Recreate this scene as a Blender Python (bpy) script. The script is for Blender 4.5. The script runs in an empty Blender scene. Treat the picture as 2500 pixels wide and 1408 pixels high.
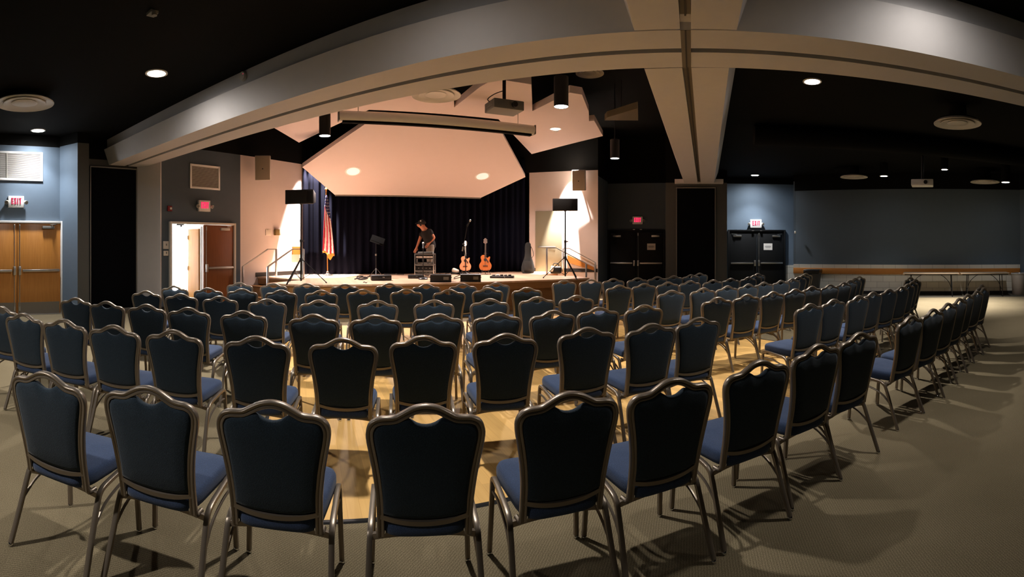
import bpy, bmesh, math, random
from mathutils import Vector, Matrix

S = bpy.context.scene
COL = S.collection
PI = math.pi
random.seed(7)

# ---------------------------------------------------------------- camera, world, exposure
F = 1200.0          # pixels per radian of the 2500 x 1408 sweep panorama
YH = 600.0          # horizon row
HC = 1.56           # lens height
X0 = 1690.0         # column that looks along the building axis (+Y)

cam_data = bpy.data.cameras.new('panorama_camera')
cam = bpy.data.objects.new('panorama_camera', cam_data)
COL.objects.link(cam)
cam_data.type = 'PANO'
cam_data.panorama_type = 'CENTRAL_CYLINDRICAL'
cam_data.central_cylindrical_radius = 1.0
cam_data.central_cylindrical_range_u_min = -1250.0 / F
cam_data.central_cylindrical_range_u_max = 1250.0 / F
cam_data.central_cylindrical_range_v_min = -(1408.0 - YH) / F
cam_data.central_cylindrical_range_v_max = YH / F
cam_data.clip_start = 0.05
cam_data.clip_end = 200
cam.location = (0, 0, HC)
cam.rotation_euler = (PI / 2, 0, (X0 - 1250.0) / F)
S.camera = cam

world = bpy.data.worlds.new('World')
S.world = world
world.use_nodes = True
world.node_tree.nodes['Background'].inputs[0].default_value = (0.02, 0.022, 0.025, 1)
world.node_tree.nodes['Background'].inputs[1].default_value = 0.3

S.view_settings.view_transform = 'Standard'
S.view_settings.look = 'None'
S.view_settings.gamma = 1
S.view_settings.use_curve_mapping = False
S.view_settings.exposure = 0.15
S.cycles.max_bounces = 8
S.cycles.diffuse_bounces = 5
S.cycles.caustics_reflective = False
S.cycles.caustics_refractive = False

WARM = (1.0, 0.85, 0.80)
HOUSE = (1.0, 0.94, 0.88)
COOL = (0.93, 0.96, 1.0)


def lamp(name, kind, loc, energy, color, parent=None, target=None, size=0.1, angle=100, blend=0.6):
    d = bpy.data.lights.new(name, kind)
    d.energy = energy
    d.color = color
    if kind == 'SPOT':
        d.spot_size = math.radians(angle)
        d.spot_blend = blend
        d.shadow_soft_size = size
    elif kind == 'AREA':
        d.shape = 'DISK'
        d.size = size
        d.spread = math.radians(angle)
    else:
        d.shadow_soft_size = size
    o = bpy.data.objects.new(name, d)
    COL.objects.link(o)
    o.location = loc
    if target is not None:
        o.rotation_euler = (Vector(target) - Vector(loc)).to_track_quat('-Z', 'Y').to_euler()
    if parent is not None:
        o.parent = parent
    return o


# ---------------------------------------------------------------- geometry of the room seen from the lens
def ang(px):
    return (px - X0) / F


def rp(px, py, d):
    a = ang(px)
    return Vector((d * math.sin(a), d * math.cos(a), HC - (py - YH) * d / F))


def gp(px, py, z):
    d = F * (HC - z) / (py - YH)
    a = ang(px)
    return Vector((d * math.sin(a), d * math.cos(a), z))


def dz(py, z):
    return F * (HC - z) / (py - YH)


def onX(px, X, py=None):
    Y = X / math.tan(ang(px))
    z = 0 if py is None else HC - (py - YH) * math.hypot(X, Y) / F
    return Vector((X, Y, z))


def onY(px, Y, py=None):
    X = Y * math.tan(ang(px))
    z = 0 if py is None else HC - (py - YH) * math.hypot(X, Y) / F
    return Vector((X, Y, z))


# ---------------------------------------------------------------- materials
def srgb(r, g, b):
    def f(c):
        c /= 255.0
        return c / 12.92 if c <= 0.04045 else ((c + 0.055) / 1.055) ** 2.4
    return (f(r), f(g), f(b), 1)


def mat(name, col, rough=0.6, metal=0.0, spec=0.5, noise=0.0, nscale=40, bump=0.0, bscale=200, emit=None, estr=0, trans=0, coat=0):
    m = bpy.data.materials.new(name)
    m.use_nodes = True
    nt = m.node_tree
    b = nt.nodes['Principled BSDF']
    b.inputs['Base Color'].default_value = col
    b.inputs['Roughness'].default_value = rough
    b.inputs['Metallic'].default_value = metal
    b.inputs['Specular IOR Level'].default_value = spec
    if coat:
        b.inputs['Coat Weight'].default_value = coat
    tc = nt.nodes.new('ShaderNodeTexCoord')
    if noise:
        n = nt.nodes.new('ShaderNodeTexNoise')
        n.inputs['Scale'].default_value = nscale
        n.inputs['Detail'].default_value = 4
        nt.links.new(tc.outputs['Object'], n.inputs['Vector'])
        mx = nt.nodes.new('ShaderNodeMix')
        mx.data_type = 'RGBA'
        mx.inputs['A'].default_value = tuple(c * (1 - noise) for c in col[:3]) + (1,)
        mx.inputs['B'].default_value = tuple(min(1, c * (1 + noise)) for c in col[:3]) + (1,)
        nt.links.new(n.outputs['Fac'], mx.inputs['Factor'])
        nt.links.new(mx.outputs['Result'], b.inputs['Base Color'])
    if bump:
        n2 = nt.nodes.new('ShaderNodeTexNoise')
        n2.inputs['Scale'].default_value = bscale
        nt.links.new(tc.outputs['Object'], n2.inputs['Vector'])
        bp = nt.nodes.new('ShaderNodeBump')
        bp.inputs['Strength'].default_value = bump
        bp.inputs['Distance'].default_value = 0.01
        nt.links.new(n2.outputs['Fac'], bp.inputs['Height'])
        nt.links.new(bp.outputs['Normal'], b.inputs['Normal'])
    if emit is not None:
        b.inputs['Emission Color'].default_value = emit
        b.inputs['Emission Strength'].default_value = estr
    return m


def wood(name, c1, c2, scale=(1, 12, 12), rough=0.4, plank=None, rotz=0.0, mortar=None, coat=0.0):
    m = bpy.data.materials.new(name)
    m.use_nodes = True
    nt = m.node_tree
    b = nt.nodes['Principled BSDF']
    b.inputs['Roughness'].default_value = rough
    b.inputs['Coat Weight'].default_value = coat
    tc = nt.nodes.new('ShaderNodeTexCoord')
    mp = nt.nodes.new('ShaderNodeMapping')
    mp.inputs['Rotation'].default_value = (0, 0, rotz)
    nt.links.new(tc.outputs['Object'], mp.inputs['Vector'])
    mp2 = nt.nodes.new('ShaderNodeMapping')
    mp2.inputs['Scale'].default_value = scale
    nt.links.new(mp.outputs['Vector'], mp2.inputs['Vector'])
    n = nt.nodes.new('ShaderNodeTexNoise')
    n.inputs['Scale'].default_value = 3
    n.inputs['Detail'].default_value = 6
    n.inputs['Distortion'].default_value = 0.6
    nt.links.new(mp2.outputs['Vector'], n.inputs['Vector'])
    mx = nt.nodes.new('ShaderNodeMix')
    mx.data_type = 'RGBA'
    mx.inputs['A'].default_value = c1
    mx.inputs['B'].default_value = c2
    nt.links.new(n.outputs['Fac'], mx.inputs['Factor'])
    out = mx.outputs['Result']
    if plank:
        br = nt.nodes.new('ShaderNodeTexBrick')
        br.inputs['Scale'].default_value = 1
        br.inputs['Brick Width'].default_value = plank[0]
        br.inputs['Row Height'].default_value = plank[1]
        br.inputs['Mortar Size'].default_value = plank[2]
        br.inputs['Mortar Smooth'].default_value = 0.3
        br.inputs['Bias'].default_value = 0.0
        br.inputs['Color1'].default_value = (0.82, 0.82, 0.82, 1)
        br.inputs['Color2'].default_value = (1.05, 1.05, 1.05, 1)
        br.inputs['Mortar'].default_value = mortar or (0.45, 0.4, 0.35, 1)
        nt.links.new(mp.outputs['Vector'], br.inputs['Vector'])
        ml = nt.nodes.new('ShaderNodeMix')
        ml.data_type = 'RGBA'
        ml.blend_type = 'MULTIPLY'
        ml.inputs['Factor'].default_value = 1
        nt.links.new(out, ml.inputs['A'])
        nt.links.new(br.outputs['Color'], ml.inputs['B'])
        out = ml.outputs['Result']
    nt.links.new(out, b.inputs['Base Color'])
    return m


def carpet_mat():
    m = bpy.data.materials.new('carpet_weave')
    m.use_nodes = True
    nt = m.node_tree
    b = nt.nodes['Principled BSDF']
    b.inputs['Roughness'].default_value = 0.95
    b.inputs['Specular IOR Level'].default_value = 0.1
    tc = nt.nodes.new('ShaderNodeTexCoord')
    n = nt.nodes.new('ShaderNodeTexNoise')
    n.inputs['Scale'].default_value = 240
    n.inputs['Detail'].default_value = 3
    nt.links.new(tc.outputs['Object'], n.inputs['Vector'])
    n3 = nt.nodes.new('ShaderNodeTexNoise')
    n3.inputs['Scale'].default_value = 1.3
    n3.inputs['Detail'].default_value = 4
    nt.links.new(tc.outputs['Object'], n3.inputs['Vector'])
    r = nt.nodes.new('ShaderNodeValToRGB')
    r.color_ramp.elements[0].position = 0.3
    r.color_ramp.elements[0].color = srgb(84, 75, 58)
    r.color_ramp.elements[1].position = 0.7
    r.color_ramp.elements[1].color = srgb(160, 146, 118)
    nt.links.new(n.outputs['Fac'], r.inputs['Fac'])
    w = nt.nodes.new('ShaderNodeTexWave')
    w.inputs['Scale'].default_value = 22
    w.inputs['Distortion'].default_value = 1.5
    nt.links.new(tc.outputs['Object'], w.inputs['Vector'])
    r2 = nt.nodes.new('ShaderNodeValToRGB')
    r2.color_ramp.elements[0].color = (0.74, 0.74, 0.72, 1)
    r2.color_ramp.elements[1].color = (1, 1, 1, 1)
    nt.links.new(w.outputs['Fac'], r2.inputs['Fac'])
    mu = nt.nodes.new('ShaderNodeMix')
    mu.data_type = 'RGBA'
    mu.blend_type = 'MULTIPLY'
    mu.inputs['Factor'].default_value = 1
    nt.links.new(r.outputs['Color'], mu.inputs['A'])
    nt.links.new(r2.outputs['Color'], mu.inputs['B'])
    r3 = nt.nodes.new('ShaderNodeValToRGB')
    r3.color_ramp.elements[0].position = 0.3
    r3.color_ramp.elements[0].color = (0.86, 0.86, 0.84, 1)
    r3.color_ramp.elements[1].position = 0.7
    r3.color_ramp.elements[1].color = (1, 1, 1, 1)
    nt.links.new(n3.outputs['Fac'], r3.inputs['Fac'])
    mu2 = nt.nodes.new('ShaderNodeMix')
    mu2.data_type = 'RGBA'
    mu2.blend_type = 'MULTIPLY'
    mu2.inputs['Factor'].default_value = 1
    nt.links.new(mu.outputs['Result'], mu2.inputs['A'])
    nt.links.new(r3.outputs['Color'], mu2.inputs['B'])
    nt.links.new(mu2.outputs['Result'], b.inputs['Base Color'])
    bp = nt.nodes.new('ShaderNodeBump')
    bp.inputs['Strength'].default_value = 0.6
    bp.inputs['Distance'].default_value = 0.006
    nt.links.new(n.outputs['Fac'], bp.inputs['Height'])
    nt.links.new(bp.outputs['Normal'], b.inputs['Normal'])
    return m


def fabric_mat(name, c1, c2, scale=320):
    m = bpy.data.materials.new(name)
    m.use_nodes = True
    nt = m.node_tree
    b = nt.nodes['Principled BSDF']
    b.inputs['Roughness'].default_value = 0.9
    b.inputs['Specular IOR Level'].default_value = 0.15
    b.inputs['Sheen Weight'].default_value = 0.15
    tc = nt.nodes.new('ShaderNodeTexCoord')
    v = nt.nodes.new('ShaderNodeTexVoronoi')
    v.inputs['Scale'].default_value = scale
    nt.links.new(tc.outputs['Object'], v.inputs['Vector'])
    r = nt.nodes.new('ShaderNodeValToRGB')
    r.color_ramp.elements[0].position = 0.1
    r.color_ramp.elements[0].color = c2
    r.color_ramp.elements[1].position = 0.75
    r.color_ramp.elements[1].color = c1
    nt.links.new(v.outputs['Distance'], r.inputs['Fac'])
    nt.links.new(r.outputs['Color'], b.inputs['Base Color'])
    bp = nt.nodes.new('ShaderNodeBump')
    bp.inputs['Strength'].default_value = 0.35
    bp.inputs['Distance'].default_value = 0.002
    nt.links.new(v.outputs['Distance'], bp.inputs['Height'])
    nt.links.new(bp.outputs['Normal'], b.inputs['Normal'])
    return m


def block_mat():
    m = bpy.data.materials.new('painted_block')
    m.use_nodes = True
    nt = m.node_tree
    b = nt.nodes['Principled BSDF']
    b.inputs['Roughness'].default_value = 0.6
    tc = nt.nodes.new('ShaderNodeTexCoord')
    br = nt.nodes.new('ShaderNodeTexBrick')
    br.inputs['Scale'].default_value = 1
    br.inputs['Brick Width'].default_value = 0.4
    br.inputs['Row Height'].default_value = 0.2
    br.inputs['Mortar Size'].default_value = 0.006
    br.inputs['Color1'].default_value = srgb(205, 200, 186)
    br.inputs['Color2'].default_value = srgb(198, 193, 180)
    br.inputs['Mortar'].default_value = srgb(150, 145, 134)
    sp = nt.nodes.new('ShaderNodeSeparateXYZ')
    cb = nt.nodes.new('ShaderNodeCombineXYZ')
    nt.links.new(tc.outputs['Object'], sp.inputs[0])
    nt.links.new(sp.outputs['X'], cb.inputs['X'])
    nt.links.new(sp.outputs['Z'], cb.inputs['Y'])
    nt.links.new(cb.outputs[0], br.inputs['Vector'])
    nt.links.new(br.outputs['Color'], b.inputs['Base Color'])
    return m


M = dict(
    carpet=carpet_mat(),
    border=mat('carpet_border', srgb(70, 66, 58), 0.95, spec=0.1, noise=0.25, nscale=160),
    dance=wood('maple_floor', srgb(204, 158, 88), srgb(226, 182, 110), (1, 14, 1), 0.6, (1.2, 0.08, 0.0012), PI / 4, (0.72, 0.66, 0.58, 1)),
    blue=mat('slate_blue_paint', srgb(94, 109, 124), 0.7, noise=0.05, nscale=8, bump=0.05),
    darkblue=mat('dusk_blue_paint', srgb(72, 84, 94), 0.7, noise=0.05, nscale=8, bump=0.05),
    beige=mat('cream_paint', srgb(222, 208, 202), 0.65, noise=0.03, nscale=6, bump=0.04),
    beam=mat('beam_paint', srgb(206, 202, 201), 0.7, noise=0.04, nscale=7, bump=0.05),
    black=mat('black_paint', srgb(11, 11, 10), 0.9, spec=0.15, noise=0.2, nscale=5),
    soot=mat('black_deck', srgb(13, 13, 12), 0.9, spec=0.1, noise=0.25, nscale=4),
    graywall=mat('grey_pilaster_paint', srgb(78, 78, 74), 0.7, noise=0.05, nscale=8),
    felt=mat('black_felt_panel', srgb(10, 11, 15), 0.95, spec=0.08, noise=0.3, nscale=60),
    block=block_mat(),
    rail=wood('oak_rail', srgb(150, 92, 34), srgb(188, 124, 54), (1.5, 20, 20), 0.4),
    oak=wood('oak_veneer', srgb(166, 104, 40), srgb(202, 138, 66), (10, 10, 0.7), 0.35),
    oakdark=wood('brown_veneer', srgb(118, 66, 32), srgb(146, 86, 46), (10, 10, 0.7), 0.35),
    stagefloor=wood('stage_boards', srgb(196, 162, 134), srgb(214, 182, 154), (1, 12, 1), 0.35, (1.6, 0.09, 0.0015), PI / 4, (0.7, 0.62, 0.54, 1)),
    stagewood=wood('stage_fascia_wood', srgb(132, 92, 50), srgb(160, 116, 68), (1.5, 1.5, 10), 0.5),
    white=mat('white_paint', srgb(232, 230, 226), 0.45),
    cream=mat('cream_plastic', srgb(214, 206, 192), 0.5),
    grey=mat('grey_plastic', srgb(120, 118, 112), 0.5),
    steel=mat('brushed_steel', srgb(190, 188, 184), 0.32, 1.0),
    chrome=mat('chrome', srgb(225, 225, 225), 0.12, 1.0),
    bronze=mat('bronze_tube', srgb(134, 123, 110), 0.36, 0.65),
    blackmetal=mat('black_metal', srgb(20, 20, 21), 0.45, 0.3),
    blackplastic=mat('black_plastic', srgb(20, 20, 21), 0.5),
    blackdoor=mat('black_door_paint', srgb(9, 10, 11), 0.55, spec=0.25),
    grille=mat('black_grille', srgb(16, 16, 16), 0.8, bump=0.4, bscale=500),
    kick=mat('kick_plate', srgb(120, 112, 100), 0.4, 0.6),
    seat=fabric_mat('blue_seat_weave', srgb(60, 76, 106), srgb(38, 50, 74)),
    back=fabric_mat('blue_back_weave', srgb(43, 57, 69), srgb(26, 35, 44)),
    curtain=mat('navy_velvet', srgb(6, 8, 22), 0.9, spec=0.08),
    cloud=mat('cream_cloud_panel', srgb(224, 208, 204), 0.7, noise=0.02, nscale=5),
    louver=mat('louver_paint', srgb(204, 198, 188), 0.5),
    groove=mat('track_groove', srgb(112, 104, 90), 0.7),
    ventback=mat('vent_backing', srgb(112, 106, 98), 0.8),
    ventdark=mat('vent_dark', srgb(60, 56, 50), 0.8),
    lens=mat('lit_lens', (1, 1, 1, 1), 0.5, emit=(1, 0.95, 0.9, 1), estr=25),
    lensdim=mat('lit_lens_soft', (1, 1, 1, 1), 0.5, emit=(1, 0.84, 0.76, 1), estr=0.45),
    lensmid=mat('lit_lens_medium', (1, 1, 1, 1), 0.5, emit=(1, 0.88, 0.82, 1), estr=1.6),
    exitred=mat('exit_red', srgb(220, 40, 80), 0.5, emit=srgb(255, 40, 90), estr=1.2),
    exitface=mat('exit_face', srgb(238, 232, 228), 0.5),
    paper=mat('paper', srgb(235, 230, 222), 0.8),
    ink=mat('ink', srgb(110, 104, 104), 0.8),
    red=mat('alarm_red', srgb(120, 22, 24), 0.5),
    skin=mat('skin', srgb(196, 128, 98), 0.55, noise=0.05, nscale=30),
    shirt=mat('dark_shirt', srgb(26, 22, 22), 0.9, noise=0.2, nscale=60),
    jeans=mat('grey_trousers', srgb(128, 118, 106), 0.9, noise=0.15, nscale=80),
    hair=mat('dark_hair', srgb(30, 20, 14), 0.7),
    spruce=wood('spruce_top', srgb(206, 128, 88), srgb(226, 150, 108), (20, 1, 1), 0.3),
    cedar=wood('cedar_top', srgb(150, 78, 36), srgb(176, 98, 50), (20, 1, 1), 0.3),
    neck=wood('dark_neck', srgb(54, 34, 24), srgb(72, 46, 30), (1, 1, 8), 0.4),
    gold=mat('gold_fringe', srgb(206, 140, 50), 0.8),
    bag=mat('grey_gig_bag', srgb(38, 37, 34), 0.85, noise=0.3, nscale=9, bump=0.3, bscale=14),
    binliner=mat('bin_liner', srgb(16, 16, 17), 0.25),
    bin=mat('grey_bin', srgb(60, 60, 58), 0.6),
    binlight=mat('pale_bin', srgb(170, 164, 160), 0.5),
    table=mat('table_top', srgb(150, 132, 110), 0.4),
    corridor=mat('corridor_white', srgb(240, 242, 245), 0.6),
)


# ---------------------------------------------------------------- mesh helpers
def box(bm, c, s, R=None, bev=0.0, seg=2):
    r = bmesh.ops.create_cube(bm, size=1)
    vs = r['verts']
    for v in vs:
        v.co = Vector((v.co.x * s[0], v.co.y * s[1], v.co.z * s[2]))
    if bev:
        es = list({e for v in vs for e in v.link_edges})
        g = bmesh.ops.bevel(bm, geom=es, offset=bev, segments=seg, profile=0.5, affect='EDGES')
        vs = list({v for f in g['faces'] for v in f.verts} | {v for v in vs if v.is_valid})
    T = Matrix.Translation(Vector(c)) @ (R.to_4x4() if R is not None else Matrix())
    for v in vs:
        v.co = T @ v.co


def cyl(bm, p0, p1, r0, r1=None, n=16, cap=True):
    p0, p1 = Vector(p0), Vector(p1)
    r1 = r0 if r1 is None else r1
    q = (p1 - p0).to_track_quat('Z', 'Y').to_matrix()
    a = [bm.verts.new(p0 + q @ Vector((r0 * math.cos(2 * PI * i / n), r0 * math.sin(2 * PI * i / n), 0))) for i in range(n)]
    b = [bm.verts.new(p1 + q @ Vector((r1 * math.cos(2 * PI * i / n), r1 * math.sin(2 * PI * i / n), 0))) for i in range(n)]
    for i in range(n):
        bm.faces.new((a[i], a[(i + 1) % n], b[(i + 1) % n], b[i]))
    if cap:
        bm.faces.new(a[::-1])
        bm.faces.new(b)


def circ(r, n=8, sx=1, sy=1):
    return [(r * sx * math.cos(2 * PI * i / n), r * sy * math.sin(2 * PI * i / n)) for i in range(n)]


def tube(bm, pts, prof, closed=False, up=None, cap=True):
    """sweep a 2D profile along pts; profile x = side, y = up"""
    if not isinstance(prof, (list, tuple)):
        prof = circ(prof, 8)
    P = [Vector(p) for p in pts]
    n = len(P)
    rings = []
    upv = Vector(up) if up is not None else None
    prev = None
    for i in range(n):
        if closed:
            t = (P[(i + 1) % n] - P[i - 1]).normalized()
        else:
            t = (P[min(i + 1, n - 1)] - P[max(i - 1, 0)]).normalized()
        if upv is not None:
            s = t.cross(upv)
            if s.length < 1e-6:
                s = prev
            s.normalize()
            u = s.cross(t).normalized()
        else:
            if prev is None:
                g = Vector((0, 0, 1)) if abs(t.z) < 0.9 else Vector((0, 1, 0))
                s = t.cross(g).normalized()
            else:
                s = (prev - t * prev.dot(t)).normalized()
            u = s.cross(t).normalized()
        prev = s
        rings.append([bm.verts.new(P[i] + s * x + u * y) for x, y in prof])
    m = len(prof)
    for i in range(n if closed else n - 1):
        a, b = rings[i], rings[(i + 1) % n]
        for k in range(m):
            bm.faces.new((a[k], a[(k + 1) % m], b[(k + 1) % m], b[k]))
    if cap and not closed:
        bm.faces.new(rings[0][::-1])
        bm.faces.new(rings[-1])


def cr(pts, k=5, closed=False):
    """Catmull-Rom samples through pts"""
    P = [Vector(p) for p in pts]
    n = len(P)
    out = []
    for i in range(n if closed else n - 1):
        if closed:
            p0, p1, p2, p3 = P[i - 1], P[i], P[(i + 1) % n], P[(i + 2) % n]
        else:
            p0, p1, p2, p3 = P[max(i - 1, 0)], P[i], P[i + 1], P[min(i + 2, n - 1)]
        for j in range(k):
            t = j / k
            out.append(0.5 * ((2 * p1) + (p2 - p0) * t + (2 * p0 - 5 * p1 + 4 * p2 - p3) * t * t + (3 * p1 - p0 - 3 * p2 + p3) * t ** 3))
    if not closed:
        out.append(P[-1])
    return out


def lathe(bm, prof, n=24, T=None):
    rings = []
    for r, z in prof:
        ring = []
        for i in range(n):
            v = Vector((r * math.cos(2 * PI * i / n), r * math.sin(2 * PI * i / n), z))
            ring.append(bm.verts.new(T @ v if T else v))
        rings.append(ring)
    for a, b in zip(rings, rings[1:]):
        for i in range(n):
            bm.faces.new((a[i], a[(i + 1) % n], b[(i + 1) % n], b[i]))
    bm.faces.new(rings[0][::-1])
    bm.faces.new(rings[-1])


def prism(bm, poly, vec):
    """extrude a closed 3D polygon along vec"""
    a = [bm.verts.new(Vector(p)) for p in poly]
    b = [bm.verts.new(Vector(p) + Vector(vec)) for p in poly]
    n = len(a)
    bm.faces.new(a)
    bm.faces.new(b[::-1])
    for i in range(n):
        bm.faces.new((a[i], b[i], b[(i + 1) % n], a[(i + 1) % n]))


def quad(bm, *ps):
    bm.faces.new([bm.verts.new(Vector(p)) for p in ps])


def obj(name, bm, material, parent=None, smooth=True, loc=None, rz=None, angle=40):
    bmesh.ops.recalc_face_normals(bm, faces=bm.faces)
    me = bpy.data.meshes.new(name)
    bm.to_mesh(me)
    bm.free()
    if smooth and len(me.polygons):
        me.polygons.foreach_set('use_smooth', [True] * len(me.polygons))
        me.set_sharp_from_angle(angle=math.radians(angle))
    for mm in (material if isinstance(material, (list, tuple)) else [material]):
        me.materials.append(M[mm] if isinstance(mm, str) else mm)
    o = bpy.data.objects.new(name, me)
    COL.objects.link(o)
    if parent is not None:
        o.parent = parent
    if loc is not None:
        o.location = loc
    if rz is not None:
        o.rotation_euler = (0, 0, rz)
    return o


def tag(o, label=None, cat=None, group=None, kind=None):
    if label:
        o['label'] = label
    if cat:
        o['category'] = cat
    if group:
        o['group'] = group
    if kind:
        o['kind'] = kind
    return o


def thing(name, label, cat, loc=(0, 0, 0), rz=0.0, group=None):
    o = bpy.data.objects.new(name, None)
    o.empty_display_size = 0.1
    COL.objects.link(o)
    o.location = loc
    o.rotation_euler = (0, 0, rz)
    return tag(o, label, cat, group)


def struct(name, label=None, loc=(0, 0, 0), rz=0.0):
    o = bpy.data.objects.new(name, None)
    COL.objects.link(o)
    o.location = loc
    o.rotation_euler = (0, 0, rz)
    o['kind'] = 'structure'
    if label:
        o['label'] = label
        o['category'] = 'door' if name.startswith('door') else 'structure'
    return o


def sobj(name, bm, m, smooth=False):
    o = obj(name, bm, m, smooth=smooth)
    o['kind'] = 'structure'
    return o


def part(name, m, parent, fn, **k):
    bm = bmesh.new()
    fn(bm)
    return obj(name, bm, m, parent, **k)


def dup(root, loc, rz, label=None, group=None):
    r = root.copy()
    COL.objects.link(r)
    r.location = loc
    r.rotation_euler = (0, 0, rz)
    if label:
        r['label'] = label
    if group:
        r['group'] = group
    for ch in list(root.children):
        c = ch.copy()
        COL.objects.link(c)
        c.parent = r
        for g in list(ch.children):
            d = g.copy()
            COL.objects.link(d)
            d.parent = c
    return r
# ---------------------------------------------------------------- the room shell
XL, XA = -10.4, -10.95           # left wall, and its recessed parts
YB, YD = 15.4, 17.0              # stage back wall, and the recessed wall with the black doors
ST = 0.72                        # stage height
ZB = 3.5                         # underside of the beams

bm = bmesh.new()
quad(bm, (-14, -7, 0), (14, -7, 0), (14, 19, 0), (-14, 19, 0))
sobj('floor', bm, 'carpet')

# maple dance floor, its edges parallel to the stage front
def diag(s, n):                  # s along the stage front, n away from the lens
    return (s * 0.7071 - n * 0.7071, s * 0.7071 + n * 0.7071)
bm = bmesh.new()
c = [diag(-0.35, 2.77), diag(6.55, 2.77), diag(6.55, 9.6), diag(-0.35, 9.6)]
prism(bm, [(x, y, 0.0) for x, y in c], (0, 0, 0.006))
sobj('floor_dance', bm, 'dance')
bm = bmesh.new()
for i in range(4):
    a, b = Vector((*c[i], 0.004)), Vector((*c[(i + 1) % 4], 0.004))
    tube(bm, [a, b], [(-0.02, -0.003), (0.02, -0.003), (0.012, 0.005), (-0.012, 0.005)], up=(0, 0, 1))
sobj('trim_1', bm, 'blackmetal')


def wallseg(bm, p, q, z0, z1, th=0.12, side=1):
    """a wall slab from p to q (xy); thickness goes to the side away from the room"""
    p, q = Vector((p[0], p[1], 0)), Vector((q[0], q[1], 0))
    d = (q - p).normalized()
    n = Vector((-d.y, d.x, 0)) * th * side
    prism(bm, [p + Vector((0, 0, z0)), q + Vector((0, 0, z0)), q + Vector((0, 0, z1)), p + Vector((0, 0, z1))], n)


def wall(name, p, q, zpaint, m, ztop, th=0.12, side=1, z0=0.0):
    bm = bmesh.new()
    wallseg(bm, p, q, z0, zpaint, th, side)
    w = sobj(name, bm, m)
    if ztop > zpaint:
        bm = bmesh.new()
        wallseg(bm, p, q, zpaint, ztop, th, side)
        k = obj('upper_band', bm, 'black', w, smooth=False)
        k['kind'] = 'structure'
        k['label'] = 'black painted band above the coloured wall'
    return w

ZT = 5.4
# left side, from the rear to the stage (room is on the +X side; wall thickness to -X)
wall('wall_left_rear', (XA, -7), (XA, 3.2), 3.84, 'blue', ZT)
wall('wall_left_return', (XA, 3.2), (XL, 3.45), 3.86, 'blue', ZT, 0.1)
wall('wall_left_pilaster', (XL, 3.45), (XL, 3.72), 3.86, 'graywall', ZT, 0.1)
wall('wall_left_pocket', (XA, 3.6), (XA, 5.3), 3.62, 'graywall', ZT)
wall('wall_left_jamb', (XA, 5.2), (XL, 5.56), 3.7, 'beam', ZT, 0.05, -1)
# blue wall with the half open double door, a real opening
dy0, dy1, dtop = onX(412, XL).y, onX(572, XL).y, 2.15
bm = bmesh.new()
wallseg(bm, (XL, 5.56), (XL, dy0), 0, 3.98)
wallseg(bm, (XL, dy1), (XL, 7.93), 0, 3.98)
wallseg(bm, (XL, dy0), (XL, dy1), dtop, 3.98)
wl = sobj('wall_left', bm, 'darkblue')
bm = bmesh.new()
wallseg(bm, (XL, 5.56), (XL, 15.6), 3.98, ZT)
k = obj('upper_band', bm, 'black', wl, smooth=False); k['kind'] = 'structure'
bm = bmesh.new()
wallseg(bm, (XL, 7.93), (XL, 10.6), 0, 3.98)
sobj('wall_stage_left', bm, 'beige')
bm = bmesh.new()
wallseg(bm, (XL, 10.6), (XL, 15.6), 0, 3.98)
wallseg(bm, (XL - 0.1, YB), (-5.3, YB), 0, 3.98)
sobj('wall_corner', bm, 'black')
wall('wall_stage_right', (-5.45, YB), (-2.99, YB), 3.98, 'beige', ZT)
bm = bmesh.new(); wallseg(bm, (XL - 0.1, YB), (-5.45, YB), 3.98, ZT); sobj('wall_corner_upper', bm, 'black')
wall('wall_back_return', (-2.99, YB), (-2.95, YD), 3.80, 'blue', ZT, 0.1)
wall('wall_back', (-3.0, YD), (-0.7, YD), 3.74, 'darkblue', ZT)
# pilaster with the partition pocket under the end of the beam
bm = bmesh.new()
x0, x1 = onY(1625, YB).x, onY(1775, YB).x
box(bm, ((x0 + x1) / 2, YB + 0.85, 1.77), (x1 - x0, 1.7, 3.54))
w = sobj('wall_pilaster', bm, 'graywall')
bm = bmesh.new()
box(bm, ((x0 + x1) / 2, YB + 0.85, 4.47), (x1 - x0, 1.7, 1.86))
k = obj('upper_band', bm, 'black', w, smooth=False); k['kind'] = 'structure'
wall('wall_back_right', (x1 - 0.1, YD), (3.56, YD), 3.72, 'blue', ZT)
xd1 = onY(1918, YD).x
bm = bmesh.new()
box(bm, ((xd1 + 3.56) / 2, YD - 0.012, 0.44), (3.56 - xd1, 0.025, 0.88))
sobj('wall_back_block', bm, 'block')
# right hand wall
R0, R1 = Vector((3.37, 16.13, 0)), Vector((9.98, 12.68, 0))
RD = (R1 - R0).normalized()
RZ = math.atan2(RD.y, RD.x)
RN = Vector((-RD.y, RD.x, 0))
rw = struct('wall_right', None, R0, RZ)
L = (R1 - R0).length
def slab(z0, z1, y0, y1):
    return lambda bm: box(bm, (L / 2, (y0 + y1) / 2, (z0 + z1) / 2), (L, y1 - y0, z1 - z0))
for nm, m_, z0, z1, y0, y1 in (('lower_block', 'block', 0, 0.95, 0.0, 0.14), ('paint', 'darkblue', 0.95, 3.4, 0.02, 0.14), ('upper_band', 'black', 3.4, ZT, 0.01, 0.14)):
    k = part(nm, m_, rw, slab(z0, z1, y0, y1), smooth=False); k['kind'] = 'structure'
bm = bmesh.new()
box(bm, (L / 2, -0.012, 0.735), (L, 0.025, 0.19), bev=0.004)
t = obj('trim_2', bm, 'rail', None, loc=R0, rz=RZ); t['kind'] = 'structure'
bm = bmesh.new()
box(bm, (L / 2, -0.006, 0.05), (L, 0.012, 0.1))
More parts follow.
